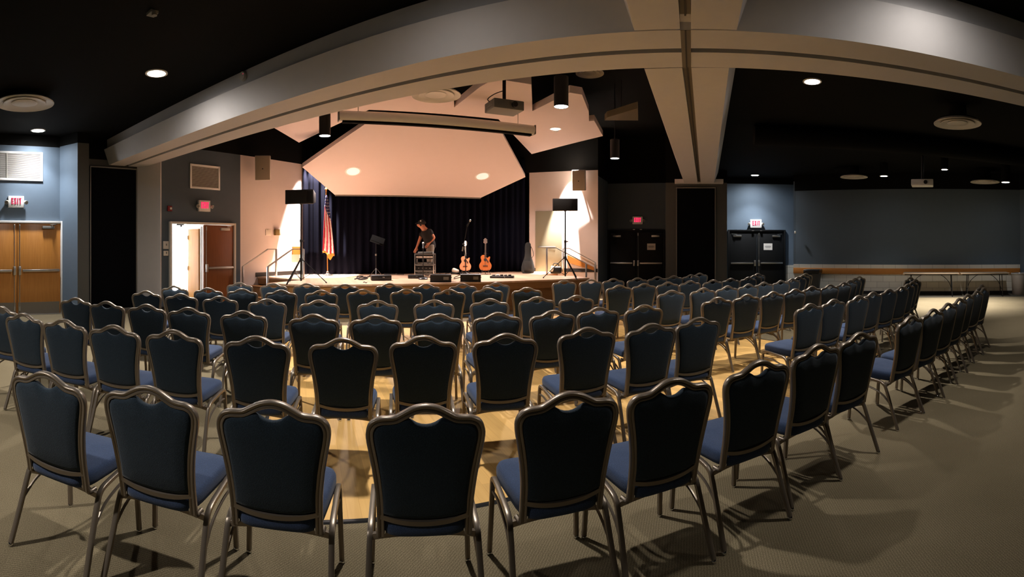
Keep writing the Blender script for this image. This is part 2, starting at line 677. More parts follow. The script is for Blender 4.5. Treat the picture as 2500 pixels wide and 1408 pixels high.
t = obj('baseboard_right', bm, 'blackplastic', None, loc=R0, rz=RZ); t['kind'] = 'structure'
bm = bmesh.new()
box(bm, (L / 2, -0.5, 0.002), (L, 0.95, 0.004))
t = obj('floor_border', bm, 'border', None, loc=R0, rz=RZ); t['kind'] = 'structure'
wall('wall_right_far', (R1.x, R1.y), (13.0, 8.5), 3.4, 'darkblue', ZT)
wall('wall_right_rear', (13.0, 8.5), (13.0, -7), 3.6, 'darkblue', ZT)
wall('wall_right_return', (3.37, 16.13), (3.56, YD), 3.72, 'blue', ZT, 0.1, -1)
wall('wall_rear', (13, -7), (-11, -7), 3.8, 'blue', ZT)

# baseboards
bm = bmesh.new()
box(bm, (XL + 0.008, (8.45 + 10.3) / 2, ST + 0.055), (0.016, 1.85, 0.11))
sobj('baseboard_stage_left', bm, 'blackplastic')
bm = bmesh.new()
box(bm, (-4.2, YB - 0.008, ST + 0.055), (2.4, 0.016, 0.11))
sobj('baseboard_stage_right', bm, 'blackplastic')
bm = bmesh.new()
tube(bm, [(XL + 0.01, 5.56, 0.05), (XL + 0.01, dy0 - 0.06, 0.05)], [(-0.01, -0.05), (0.01, -0.05), (0.01, 0.05), (-0.01, 0.05)], up=(0, 0, 1))
tube(bm, [(XA + 0.012, -7, 0.05), (XA + 0.012, 1.1, 0.05)], [(-0.01, -0.05), (0.01, -0.05), (0.01, 0.05), (-0.01, 0.05)], up=(0, 0, 1))
sobj('baseboard_left', bm, 'blackplastic')

# ceilings: near bay, right bay, stage bay
def ceil(name, poly, z):
    bm = bmesh.new()
    prism(bm, [(x, y, z) for x, y in poly], (0, 0, 0.1))
    sobj(name, bm, 'soot')
ceil('ceiling', [(-11.1, -7.1), (13.1, -7.1), (13.1, 4.9), (-11.1, 4.9)], 4.1)
ceil('ceiling_right', [(-0.1, 4.85), (13.1, 4.85), (13.1, 9), (10.2, 13), (3.6, 17.2), (-0.1, 17.2)], 3.93)
ceil('ceiling_stage', [(-11.1, 4.85), (-0.1, 4.85), (-0.1, 17.2), (-11.1, 17.2)], 5.35)

# the crossing beams with the partition track slots; side faces flare out upwards
BY = 4.88                          # axis of the beam across the room
BXc = -0.06                        # axis of the beam that runs away from the lens
HW = 0.46
def beam(bm, p, q, axis):
    """flared soffit beam from p to q"""
    prof = [(-HW, 0), (-0.05, 0), (-0.05, 0.06), (0.05, 0.06), (0.05, 0), (HW, 0),
            (HW + 0.13, 0.36), (HW + 0.05, 0.40), (HW + 0.05, 1.8), (-HW - 0.05, 1.8), (-HW - 0.05, 0.40), (-HW - 0.13, 0.36)]
    tube(bm, [p, q], prof, up=(0, 0, 1))
bm = bmesh.new(); beam(bm, (XA + 0.02, BY, ZB), (13, BY, ZB), 'x'); sobj('trim_3', bm, 'beam')
bm = bmesh.new(); beam(bm, (BXc, BY + HW + 0.02, ZB + 0.001), (BXc + 0.28, YB + 0.02, ZB + 0.001), 'y'); sobj('trim_4', bm, 'beam')
bm = bmesh.new(); beam(bm, (BXc, -7, ZB + 0.001), (BXc, BY - HW - 0.02, ZB + 0.001), 'y'); sobj('trim_5', bm, 'beam')
# capital block under the far end of the beam
bm = bmesh.new()
box(bm, (BXc + 0.27, YB - 0.12, ZB + 0.06), (1.5, 0.3, 0.12))
sobj('trim_6', bm, 'beam')
# recessed track slots with a dark centre line
bm = bmesh.new()
box(bm, (1, BY, ZB + 0.05), (23.8, 0.094, 0.02))
box(bm, (BXc + 0.14, 10.4, ZB + 0.05), (0.094, 10, 0.02), Matrix.Rotation(-0.0278, 3, 'Z'))
box(bm, (BXc, -1.3, ZB + 0.05), (0.094, 11, 0.02))
box(bm, (BXc, BY, ZB - 0.001), (0.094, 2 * HW, 0.004))
sobj('trim_7', bm, 'groove')
bm = bmesh.new()
box(bm, (1, BY, ZB + 0.034), (23.8, 0.016, 0.02))
box(bm, (BXc + 0.14, 10.4, ZB + 0.034), (0.016, 10, 0.02), Matrix.Rotation(-0.0278, 3, 'Z'))
box(bm, (BXc, -1.3, ZB + 0.034), (0.016, 11, 0.02))
box(bm, (BXc, BY, ZB - 0.004), (0.016, 2 * HW, 0.004))
sobj('trim_8', bm, 'ventdark')

# dark ductwork and hanging hardware under the black ceilings
def duct(name, p, q, r, label):
    bm = bmesh.new()
    cyl(bm, p, q, r, n=16)
    tag(obj(name, bm, 'black'), label, 'duct')
duct('ceiling_duct', (-10.5, 0.3, 3.87), (-1.5, 0.3, 3.87), 0.22, 'round black air duct under the dark ceiling at upper left')
duct('ceiling_duct', (1.2, 9.5, 3.72), (9.5, 9.5, 3.72), 0.2, 'round black air duct under the dark ceiling over the right bay')

# ---------------------------------------------------------------- partition pockets (black felt leaves in grey frames)
def pocket(name, label, loc, rz, w, h):
    o = struct(name, label, loc, rz)
    o['category'] = 'partition'
    def fr(bm):
        for sx in (-1, 1):
            box(bm, (sx * (w / 2 + 0.015), -0.02, h / 2), (0.03, 0.05, h), bev=0.004)
        box(bm, (0, -0.02, h + 0.015), (w + 0.06, 0.05, 0.03), bev=0.004)
        box(bm, (0, -0.02, 0.03), (w + 0.06, 0.05, 0.06), bev=0.004)
    part('frame', 'grey', o, fr)
    part('panel', 'felt', o, lambda bm: box(bm, (0, -0.012, h / 2 + 0.03), (w, 0.03, h - 0.06)))
    return o
ya, yb = onX(217, XA).y + 0.04, onX(334, XA).y - 0.04
pocket('door_5', 'tall black felt partition panel in a grey frame by the left doors', (XA + 0.01, (ya + yb) / 2, 0), PI / 2, yb - ya, 3.42)
xa, xb = onY(1653, YB).x, onY(1745, YB).x
pocket('door_6', 'tall black felt partition panel on the grey pillar under the beam', ((xa + xb) / 2, YB - 0.01, 0), 0, xb - xa, 3.36)


# ---------------------------------------------------------------- doors
def crash_bar(parent, x0, x1, z, rodx, rod=True, hz=2.1):
    """push bar along x with its latch case at rodx and vertical rods"""
    b = part('push_bar', 'steel', parent, lambda bm: (box(bm, ((x0 + x1) / 2, -0.075, z), (abs(x1 - x0), 0.05, 0.055), bev=0.008), box(bm, (rodx, -0.06, z), (0.06, 0.07, 0.20), bev=0.01)))
    if rod:
        part('latch_rod', 'steel', parent, lambda bm: (cyl(bm, (rodx, -0.045, 0.1), (rodx, -0.045, hz - 0.08), 0.010, n=8), box(bm, (rodx, -0.045, hz - 0.1), (0.03, 0.03, 0.10), bev=0.004), box(bm, (rodx, -0.045, 0.14), (0.03, 0.03, 0.10), bev=0.004)))
    return b


def closer(parent, x, z, m='grey', s=1):
    part('door_closer', m, parent, lambda bm: (box(bm, (x, -0.06, z), (0.28, 0.06, 0.065), bev=0.008), tube(bm, [(x + s * 0.1, -0.06, z + 0.04), (x + s * 0.02, -0.14, z + 0.06), (x + s * 0.2, -0.05, z + 0.075)], circ(0.009, 6))))


def leaf(door, name, m, x0, x1, h, y=-0.02, kick=None):
    o = part(name, m, door, lambda bm: box(bm, ((x0 + x1) / 2, y, h / 2 + 0.005), (x1 - x0, 0.045, h - 0.01), bev=0.003))
    if kick:
        part('kick_plate', kick, o, lambda bm: box(bm, ((x0 + x1) / 2, y - 0.024, 0.15), (x1 - x0 - 0.04, 0.004, 0.26)))
    return o


def frame(door, m, w, h, t=0.055):
    def fr(bm):
        for sx in (-1, 1):
            box(bm, (sx * (w / 2 - t / 2), -0.01, h / 2), (t, 0.14, h), bev=0.004)
        box(bm, (0, -0.01, h - t / 2), (w - 2 * t, 0.14, t), bev=0.004)
    part('frame', m, door, fr)

# door_1: oak double doors far left
y0, y1 = 1.1, onX(152, XA).y
w = y1 - y0; hh = 2.13
d1 = struct('door_1', 'pair of closed oak doors in a white frame at the far left', (XA, (y0 + y1) / 2, 0), PI / 2)
frame(d1, 'white', w, hh)
for sx in (-1, 1):
    xa_, xb_ = (0.006, w / 2 - 0.06) if sx > 0 else (-w / 2 + 0.06, -0.006)
    lf = leaf(d1, 'door_leaf', 'oak', xa_, xb_, hh - 0.06, kick='kick')
    crash_bar(lf, sx * 0.12, sx * (w / 2 - 0.09), 1.0, sx * 0.06)
    closer(lf, sx * (w / 2 - 0.35), 1.98, s=sx)
part('threshold', 'steel', d1, lambda bm: box(bm, (0, -0.08, 0.008), (w, 0.14, 0.016), bev=0.003))

# door_2: brown double doors, left leaf open onto a bright corridor
w = dy1 - dy0
d2 = struct('door_2', 'brown double doors with the left half open onto a bright corridor', (XL, (dy0 + dy1) / 2, 0), PI / 2)
frame(d2, 'cream', w, dtop)
lf = leaf(d2, 'door_leaf', 'oakdark', 0.0, w / 2 - 0.06, dtop - 0.06)
crash_bar(lf, 0.12, w / 2 - 0.09, 1.0, 0.07)
closer(lf, w / 2 - 0.34, 1.99, 'louver')
part('door_closer', 'blackmetal', d2, lambda bm: (box(bm, (-w / 2 + 0.3, -0.03, dtop - 0.075), (0.2, 0.05, 0.03), bev=0.006), cyl(bm, (-w / 2 + 0.33, -0.03, dtop - 0.09), (-w / 2 + 0.33, -0.03, dtop - 0.13), 0.02, n=10)))
def edge(bm):
    box(bm, (-0.01, 0.06, 1.03), (0.03, 0.08, 2.05), bev=0.003)
part('door_leaf', 'cream', d2, edge)
# the open leaf swung into the corridor, seen as a narrow strip with hinges
ol = part('door_leaf', 'oak', d2, lambda bm: box(bm, (-0.045, 0.36, 1.0), (0.045, 0.52, 2.0), bev=0.003))
for z in (0.28, 0.98, 1.78):
    part('hinge', 'steel', ol, lambda bm: box(bm, (-0.06, 0.63, z), (0.06, 0.05, 0.11), bev=0.005))
# corridor beyond
bm = bmesh.new()
ym = (dy0 + dy1) / 2
for (a_, b_, c_, d_) in (((XL - 0.14, ym - 1.08, 0), (XL - 2.2, ym - 1.08, 0), (XL - 2.2, ym + 1.6, 0), (XL - 0.14, ym + 1.6, 0)),
                         ((XL - 0.14, ym - 1.08, 2.6), (XL - 2.2, ym - 1.08, 2.6), (XL - 2.2, ym + 1.6, 2.6), (XL - 0.14, ym + 1.6, 2.6)),
                         ((XL - 2.2, ym - 1.08, 0), (XL - 2.2, ym + 1.6, 0), (XL - 2.2, ym + 1.6, 2.6), (XL - 2.2, ym - 1.08, 2.6)),
                         ((XL - 0.14, ym + 1.6, 0), (XL - 2.2, ym + 1.6, 0), (XL - 2.2, ym + 1.6, 2.6), (XL - 0.14, ym + 1.6, 2.6)),
                         ((XL - 0.14, ym - 1.08, 0), (XL - 2.2, ym - 1.08, 0), (XL - 2.2, ym - 1.08, 2.6), (XL - 0.14, ym - 1.08, 2.6))):
    quad(bm, a_, b_, c_, d_)
sobj('wall_corridor', bm, 'corridor')
lamp('corridor_light', 'AREA', (XL - 1.6, ym + 0.85, 2.55), 330, (0.88, 0.95, 1.0), target=(XL - 1.6, ym + 0.85, 0), size=0.9, angle=170)

# door_3 and door_4: black double doors in the recessed wall
def black_doors(name, label, pxa, pxb, paperside):
    xa, xb = onY(pxa, YD).x, onY(pxb, YD).x
    w, hh = xb - xa, 2.12
    d = struct(name, label, ((xa + xb) / 2, YD, 0), 0)
    frame(d, 'blackdoor', w, hh)
    for sx in (-1, 1):
        a_, b_ = (0.006, w / 2 - 0.06) if sx > 0 else (-w / 2 + 0.06, -0.006)
        lf = leaf(d, 'door_leaf', 'blackdoor', a_, b_, hh - 0.06)
        crash_bar(lf, sx * 0.13, sx * (w / 2 - 0.10), 0.96, sx * 0.07, rod=(sx > 0), hz=2.06)
        closer(lf, sx * (w / 2 - 0.33), 1.90, 'steel', s=sx)
    return d, (xa + xb) / 2, w
d3, c3, w3 = black_doors('door_3', 'black double doors with push bars, between the stage wall and the pillar', 1484, 1624, 1)
d4, c4, w4 = black_doors('door_4', 'black double doors with push bars, right of the grey pillar', 1777, 1917, 1)
# door to the side of the stage, grey green
xa, xb = onY(1308, YB).x, onY(1372, YB).x
d7 = struct('door_7', 'plain grey green door on the stage beside the curtain', ((xa + xb) / 2, YB, ST), 0)
dm = mat('grey_green_door', srgb(150, 146, 122), 0.5)
part('door_leaf', dm, d7, lambda bm: box(bm, (0, -0.02, 0.99), (xb - xa, 0.04, 1.98), bev=0.004))
part('push_bar', 'grey', d7, lambda bm: box(bm, (-0.05, -0.08, 0.80), (0.6, 0.04, 0.05), bev=0.008))
# ---------------------------------------------------------------- banquet chairs
def chair_meshes():
    """the parts of one chair; origin on the floor under the seat, +Y is the way the sitter faces"""
    me = {}
    def lean(u, z, off=0.0):
        """a point on the back plane"""
        t = (z - 0.43) / 0.5
        y = -0.185 - 0.085 * t - 0.012 * math.sin(PI * max(0, min(1, t)))
        return Vector((u, y + off, z))
    half = [(0.178, 0.385), (0.178, 0.45), (0.181, 0.55), (0.191, 0.65), (0.206, 0.74), (0.217, 0.80), (0.218, 0.838),
            (0.204, 0.866), (0.176, 0.879), (0.145, 0.881), (0.115, 0.886), (0.083, 0.903), (0.045, 0.922), (0.0, 0.930)]
    path = [(-u, z) for u, z in half] + [(u, z) for u, z in half[-2::-1]]
    P = cr([lean(u, z) for u, z in path], 3)
    # two-bead tube section, wider across the back than deep
    prof = [(-0.016, -0.009), (-0.012, -0.014), (-0.004, -0.014), (-0.001, -0.011), (0.002, -0.014), (0.012, -0.014), (0.016, -0.009),
            (0.016, 0.009), (0.012, 0.014), (0.003, 0.014), (0.0, 0.011), (-0.003, 0.014), (-0.012, 0.014), (-0.016, 0.009)]
    bm = bmesh.new()
    tube(bm, P, prof, up=(0, -1, -0.15))
    # bowed bottom bar of the back
    tube(bm, cr([lean(-0.183, 0.475), lean(-0.10, 0.456, -0.012), lean(0, 0.449, -0.016), lean(0.10, 0.456, -0.012), lean(0.183, 0.475)], 4),
         [(-0.010, -0.012), (0.010, -0.012), (0.010, 0.012), (-0.010, 0.012)], up=(0, -1, -0.15))
    # lower ends turn forward under the seat
    for s in (-1, 1):
        tube(bm, cr([lean(s * 0.183, 0.40), (s * 0.185, -0.165, 0.372), (s * 0.19, -0.12, 0.372)], 4), circ(0.012, 8))
    me['back_frame'] = (bm, 'bronze')

    # upholstered back: fills the frame, dips under the hump to leave a hand hole
    inner = [(0.172, 0.485), (0.172, 0.55), (0.180, 0.65), (0.192, 0.74), (0.204, 0.80), (0.205, 0.832), (0.194, 0.853), (0.172, 0.865),
             (0.145, 0.868), (0.115, 0.872), (0.085, 0.885), (0.066, 0.888)]
    dip = [(0.052, 0.880), (0.036, 0.870), (0.018, 0.864), (0.0, 0.862)]
    up = inner + dip
    outline = [(u, z) for u, z in up] + [(-u, z) for u, z in up[-2::-1]] + [(-0.12, 0.466), (-0.06, 0.460), (0, 0.458), (0.06, 0.460), (0.12, 0.466)]
    n = len(outline)
    cu, cz = 0.0, 0.67
    bm = bmesh.new()
    rings = []
    def ring(k, off):
        return [bm.verts.new(lean(cu + (u - cu) * k, cz + (z - cz) * k, off)) for u, z in outline]
    spec = [(0.97, -0.016), (0.90, -0.021), (0.6, -0.023), (0.25, -0.024)]
    back = [ring(k, o) for k, o in [(1.0, -0.008)] + spec]
    front = [ring(k, o) for k, o in [(1.0, 0.008), (0.97, 0.018), (0.90, 0.028), (0.6, 0.036), (0.25, 0.038)]]
    for R in (back, front):
        for a, b in zip(R, R[1:]):
            for i in range(n):
                bm.faces.new((a[i], a[(i + 1) % n], b[(i + 1) % n], b[i]))
        bm.faces.new(R[-1])
    for i in range(n):
        bm.faces.new((back[0][i], back[0][(i + 1) % n], front[0][(i + 1) % n], front[0][i]))
    me['backrest'] = (bm, 'back')

    # seat cushion: rounded slab, narrower at the rear
    bm = bmesh.new()
    def so(k, z, drop=0):
        pts = []
        N = 36
        for i in range(N):
            t = 2 * PI * i / N
            c_, s_ = math.cos(t), math.sin(t)
            e = 0.36
            x = math.copysign(abs(c_) ** e, c_)
            y = math.copysign(abs(s_) ** e, s_)
            yy = 0.015 + y * 0.225 * k
            xx = x * (0.205 + 0.022 * y) * k
            pts.append(bm.verts.new((xx, yy, z + 0.010 * y - drop * max(0, y))))
        return pts
    R = [so(0.93, 0.395), so(0.985, 0.405), so(1.0, 0.425), so(0.995, 0.450), so(0.96, 0.466), so(0.88, 0.474), so(0.6, 0.479), so(0.25, 0.481)]
    for a, b in zip(R, R[1:]):
        for i in range(36):
            bm.faces.new((a[i], a[(i + 1) % 36], b[(i + 1) % 36], b[i]))
    bm.faces.new(R[0][::-1]); bm.faces.new(R[-1])
    me['seat'] = (bm, 'seat')

    # under-seat rails and the bowed cross bars
    bm = bmesh.new()
    sq = [(-0.010, -0.012), (0.010, -0.012), (0.012, 0), (0.010, 0.012), (-0.010, 0.012), (-0.012, 0)]
    tube(bm, cr([(-0.222, -0.135, 0.352), (-0.13, -0.145, 0.372), (0, -0.15, 0.382), (0.13, -0.145, 0.372), (0.222, -0.135, 0.352)], 4), sq, up=(0, 0, 1))
    tube(bm, [(-0.222, 0.17, 0.385), (0.222, 0.17, 0.385)], sq, up=(0, 0, 1))
    for s in (-1, 1):
        tube(bm, cr([(s * 0.226, 0.205, 0.33), (s * 0.222, 0.12, 0.335), (s * 0.222, 0.0, 0.318), (s * 0.224, -0.10, 0.285), (s * 0.229, -0.185, 0.22)], 4), circ(0.008, 6))
    me['seat_frame'] = (bm, 'bronze')

    # legs: each side is a bent tube, front half with the rail and rear half
    lp = [(-0.011, -0.009), (-0.009, -0.012), (-0.002, -0.012), (0, -0.010), (0.002, -0.012), (0.009, -0.012), (0.011, -0.009),
          (0.011, 0.009), (0.009, 0.012), (-0.009, 0.012), (-0.011, 0.009)]
    legs = []
    for s in (-1, 1):
        bm = bmesh.new()
        tube(bm, cr([(s * 0.236, 0.235, 0.012), (s * 0.230, 0.222, 0.20), (s * 0.226, 0.212, 0.35), (s * 0.225, 0.196, 0.395), (s * 0.224, 0.15, 0.408), (s * 0.224, 0.03, 0.398)], 4), lp, up=(s, 0, 0))
        legs.append((bm, (s * 0.236, 0.235)))
        bm = bmesh.new()
        tube(bm, cr([(s * 0.224, 0.03, 0.398), (s * 0.224, -0.08, 0.386), (s * 0.225, -0.125, 0.370), (s * 0.226, -0.150, 0.335), (s * 0.230, -0.205, 0.19), (s * 0.238, -0.272, 0.012)], 4), lp, up=(s, 0, 0))
        legs.append((bm, (s * 0.238, -0.272)))
    return me, legs


def make_chair(label):
    t = thing('banquet_chair', label, 'chair')
    me, legs = chair_meshes()
    for nm, (bm, m) in me.items():
        obj(nm, bm, m, t, angle=50)
    for bm, (x, y) in legs:
        lg = obj('leg', bm, 'bronze', t, angle=50)
        g = bmesh.new()
        lathe(g, [(0.012, 0.0), (0.0145, 0.003), (0.0145, 0.012), (0.010, 0.018)], 12, Matrix.Translation((x, y, 0)))
        gl = obj('foot_glide', g, 'chrome', lg)
        gl['label'] = 'small bright foot glide'
    # silver bracket bolts where back and seat meet
    for s in (-1, 1):
        b_ = part('bracket', 'chrome', t, lambda bm: (box(bm, (s * 0.172, -0.172, 0.412), (0.012, 0.03, 0.05), bev=0.004), cyl(bm, (s * 0.168, -0.19, 0.402), (s * 0.168, -0.165, 0.402), 0.010, n=10)))
        b_['label'] = 'shiny steel bracket'
    return t

ROWS = {
    'nearest': ([(112, 908), (362, 943), (664, 978), (1040, 987), (1390, 957), (1643, 924), (1853, 880), (1996, 840), (2098, 812)],
                [(2224, 770), (2278, 758), (2314, 747), (2342, 737), (2362, 729), (2385, 722), (2402, 705), (2397, 697)]),
    'second': ([(4, 762), (58, 767), (156, 781), (277, 793), (423, 805), (626, 822), (837, 827), (1034, 821), (1235, 816), (1434, 801), (1591, 791), (1706, 778)],
               [(1977, 742), (2035, 733), (2096, 729), (2131, 718), (2170, 713), (2200, 708), (2216, 700), (2227, 696), (2235, 685), (2223, 681)]),
    'third': ([(185, 730), (260, 735), (358, 744), (460, 750), (594, 758), (766, 768), (917, 770), (1070, 767), (1215, 764), (1350, 759), (1462, 755), (1573, 748)],
              [(1752, 726), (1823, 720), (1887, 715), (1941, 709), (1982, 703), (2026, 699), (2059, 693), (2075, 688), (2087, 685), (2098, 682)]),
    'fourth': ([(357, 709), (442, 716), (537, 722), (652, 729), (779, 733), (922, 734), (1060, 733), (1196, 730), (1312, 725), (1408, 723)],
               [(1640, 709), (1717, 703), (1776, 699), (1827, 698), (1865, 692), (1907, 689), (1934, 685), (1950, 680), (1961, 678), (1967, 673)]),
    'fifth': ([(426, 697), (508, 702), (591, 704), (686, 708), (784, 709), (886, 707), (992, 706), (1097, 707), (1191, 703), (1287, 702)],
              [(1512, 696), (1573, 692), (1631, 692), (1685, 688), (1741, 686), (1784, 684), (1827, 680), (1841, 676), (1850, 673)]),
    'front': ([(585, 689), (668, 691), (749, 692), (842, 694), (950, 692), (1041, 694), (1130, 693), (1212, 690)],
              [(1378, 684), (1443, 685), (1498, 682), (1557, 682), (1605, 680), (1645, 677), (1687, 674), (1708, 672)]),
}
ORD = ['first', 'second', 'third', 'fourth', 'fifth', 'sixth', 'seventh', 'eighth', 'ninth', 'tenth', 'eleventh', 'twelfth']
FACE = -0.62                       # heading the chairs face, towards the stage
SD = Vector((math.cos(FACE), -math.sin(FACE), 0))     # along a row, to the right
FD = Vector((math.sin(FACE), math.cos(FACE), 0))      # the way the chairs face
ZAP = 0.943                        # top of the back frame
chair0 = None
GAP = 0.505


def row_positions(pts):
    """floor points under the back tops; chairs that stand too close slide along their lines of sight until they clear each other"""
    rays = [Vector((math.sin(ang(px)), math.cos(ang(px)), 0)) for px, py in pts]
    ds = [dz(py, ZAP) for px, py in pts]
    ts = [r.dot(SD) for r in rays]
    mid = min(range(len(pts)), key=lambda i: abs(ts[i] * ds[i]))
    for i in range(mid + 1, len(pts)):
        lo = ds[i - 1] * ts[i - 1] + GAP
        if ds[i] * ts[i] < lo:
            ds[i] = lo / ts[i]
    for i in range(mid - 1, -1, -1):
        hi = ds[i + 1] * ts[i + 1] - GAP
        if ds[i] * ts[i] > hi:
            ds[i] = hi / ts[i]
    return [r * d for r, d in zip(rays, ds)]

for rn, (left, right) in ROWS.items():
    for blk, pts in (('left', left), ('right', right)):
        for i, p in enumerate(row_positions(pts)):
            yaw = -FACE + random.uniform(-0.025, 0.025)
            fd = Vector((-math.sin(yaw), math.cos(yaw), 0))
            base = p + fd * 0.27
            if rn == 'front':
                rtxt = 'the front row by the stage'
            elif rn == 'nearest':
                rtxt = 'the nearest row'
            else:
                rtxt = 'the %s row from the camera' % rn
            if blk == 'left':
                lab = 'blue banquet chair, %s from left in %s, left of aisle' % (ORD[i], rtxt)
            else:
                lab = 'blue banquet chair, %s right of the aisle in %s' % (ORD[i], rtxt)
            lab = lab.replace(' from the camera', ' back')
            if chair0 is None:
                chair0 = make_chair(lab)
                chair0['group'] = 'banquet chairs in rows'
                chair0.location = (base.x, base.y, 0)
                chair0.rotation_euler = (0, 0, yaw)
            else:
                dup(chair0, (base.x, base.y, 0), yaw, lab)
# chairs on the maple floor stand on its thin boards
def on_dance(x, y):
    s, n_ = (x + y) * 0.7071, (y - x) * 0.7071
    return -0.35 < s < 6.55 and 2.77 < n_ < 9.6
for o in list(COL.objects):
    if o.name.startswith('banquet_chair') and on_dance(o.location.x, o.location.y):
        o.location.z = 0.006
# ---------------------------------------------------------------- the stage in the corner
A1, A2, A3, A4 = gp(651, 691, ST), gp(742, 695, ST), gp(1377, 681, ST), gp(1439, 678, ST)
stage = thing('stage', 'low wooden corner stage with a pale board deck, in front of the navy curtain', 'stage', (0, 0, 0))
deck = [A1, A2, A3, A4, Vector((-3.25, 13.35, ST)), Vector((-4.3, 13.5, ST)), Vector((-4.3, 15.39, ST)), Vector((-10.38, 15.39, ST)), Vector((-10.38, 8.5, ST)), Vector((-8.62, 8.5, ST))]
part('deck', 'stagefloor', stage, lambda bm: prism(bm, deck, (0, 0, -0.04)), smooth=False)
cen = Vector((-6.5, 12.5, 0))
def inset(p, k):
    d = (cen - p); d.z = 0
    return p + d.normalized() * k
def fascia(bm):
    q = [Vector((p.x, p.y, 0)) for p in deck]
    a = [inset(p, 0.02) for p in q]
    prism(bm, [p + Vector((0, 0, ST - 0.2)) for p in a], (0, 0, 0.158))
part('nosing', 'stagewood', stage, fascia, smooth=False)
def base(bm):
    a = [inset(Vector((p.x, p.y, 0)), 0.16) for p in deck]
    prism(bm, a, (0, 0, ST - 0.2))
part('skirt', 'stagewood', stage, base, smooth=False)
pl = thing('outlet_plate', 'small white outlet plate low on the front of the stage', 'outlet', (0, 0, 0))
o_ = rp(1238, 717, 10.72); pl.location = o_; pl.rotation_euler = (0, 0, PI / 4)
part('plate', 'cream', pl, lambda bm: box(bm, (0, 0.0, 0), (0.07, 0.02, 0.115), bev=0.004))
part('socket', 'grey', pl, lambda bm: box(bm, (0, -0.011, 0), (0.035, 0.004, 0.07), bev=0.001))

# steps at both ends
def steps(name, label, p, rz, w, run, n=3):
    t = thing(name, label, 'steps', p, rz)
    for i in range(n - 1):
        h = ST * (i + 1) / n
        part('step', 'stagewood' if i else 'stagewood', t, lambda bm: (box(bm, (0, run * (i + 0.5), h / 2), (w, run, h)), box(bm, (0, run * i + run / 2 - 0.015, h + 0.012), (w, run + 0.03, 0.024), bev=0.005)))
    return t
steps('stage_steps', 'wooden steps up to the stage along the left cream wall', (-9.5, 7.86, 0), 0, 1.72, 0.31)
steps('stage_steps', 'wooden steps up to the right end of the stage along the back wall', (-3.66, 14.45, 0), PI / 2, 1.7, 0.31)

def handrail(label, pts, posts):
    t = thing('handrail', label, 'handrail', (0, 0, 0), 0, 'stage handrails')
    part('rail', 'steel', t, lambda bm: tube(bm, pts, [(-0.02, -0.012), (0.02, -0.012), (0.02, 0.012), (-0.02, 0.012)], up=(0, 0, 1)))
    for p, z0 in posts:
        part('post', 'steel', t, lambda bm: box(bm, (p[0], p[1], (p[2] + z0) / 2), (0.045, 0.045, p[2] - z0), bev=0.004))
a_, b_, c_ = Vector((-10.15, 7.82, 1.02)), Vector((-10.15, 8.68, 1.47)), Vector((-10.15, 8.98, 1.47))
handrail('steel handrail on the left steps, beside the cream wall', [a_, b_, c_], [(a_, 0.0), (c_, ST)])
a_, b_, c_ = Vector((-8.72, 7.45, 1.07)), Vector((-8.72, 8.24, 1.48)), Vector((-8.72, 8.62, 1.48))
handrail('steel handrail on the left steps, nearer the speaker stand', [a_, b_, c_], [(a_, 0.0), (c_, ST)])
a_, b_, c_ = Vector((-4.13, 13.55, 1.50)), Vector((-3.84, 13.55, 1.50)), Vector((-2.97, 13.55, 1.06))
handrail('steel handrail on the right steps, at the front edge of the stage', [a_, b_, c_], [(a_, ST), (c_, 0.0)])
a_, b_, c_ = Vector((-4.1, 15.28, 1.48)), Vector((-3.9, 15.28, 1.48)), Vector((-3.06, 15.28, 1.04))
handrail('steel handrail on the right steps, against the back wall', [a_, b_, c_], [(a_, ST), (c_, 0.0)])
wp = part('wall_board', 'rail', None, lambda bm: prism(bm, [onY(1385, YB - 0.03, 622), onY(1450, YB - 0.03, 652), onY(1450, YB - 0.03, 660), onY(1385, YB - 0.03, 640)], (0, 0.03, 0)), smooth=False)
tag(wp, 'sloping brown wooden board on the wall beside the right steps', 'board')
wp = part('wall_board', 'rail', None, lambda bm: prism(bm, [onX(715, XL + 0.03, 602), onX(733, XL + 0.03, 602), onX(733, XL + 0.03, 621), onX(715, XL + 0.03, 621)], (-0.03, 0, 0)), smooth=False)
tag(wp, 'short tan wooden board on the left wall beside the curtain edge', 'board')

# curtain across the corner, in soft folds
P1, P2 = Vector((XL + 0.06, 10.2, 0)), Vector((-5.42, YB - 0.06, 0))
CD = (P2 - P1).normalized()
CN = Vector((CD.y, -CD.x, 0))        # towards the room
CL = (P2 - P1).length
bm = bmesh.new()
N = 420
cols = []
for i in range(N + 1):
    s = CL * i / N
    ph = s * 2 * PI / 0.21 + 1.2 * math.sin(s * 1.7)
    amp = 0.055 + 0.02 * math.sin(s * 2.3 + 1)
    col = []
    for z, k in ((ST + 0.015, 1.15), (1.4, 1.05), (2.4, 0.95), (3.4, 0.85), (4.4, 0.75)):
        off = amp * k * math.sin(ph) + 0.02 * math.sin(ph * 0.5 + z)
        col.append(bm.verts.new(P1 + CD * s + CN * off + Vector((0, 0, z))))
    cols.append(col)
for a, b in zip(cols, cols[1:]):
    for k in range(4):
        bm.faces.new((a[k], b[k], b[k + 1], a[k + 1]))
cu = obj('stage_curtain', bm, 'curtain', angle=180)
md = cu.modifiers.new('thick', 'SOLIDIFY'); md.thickness = 0.008
tag(cu, 'dark navy stage curtain hanging in folds across the back of the stage', 'curtain')

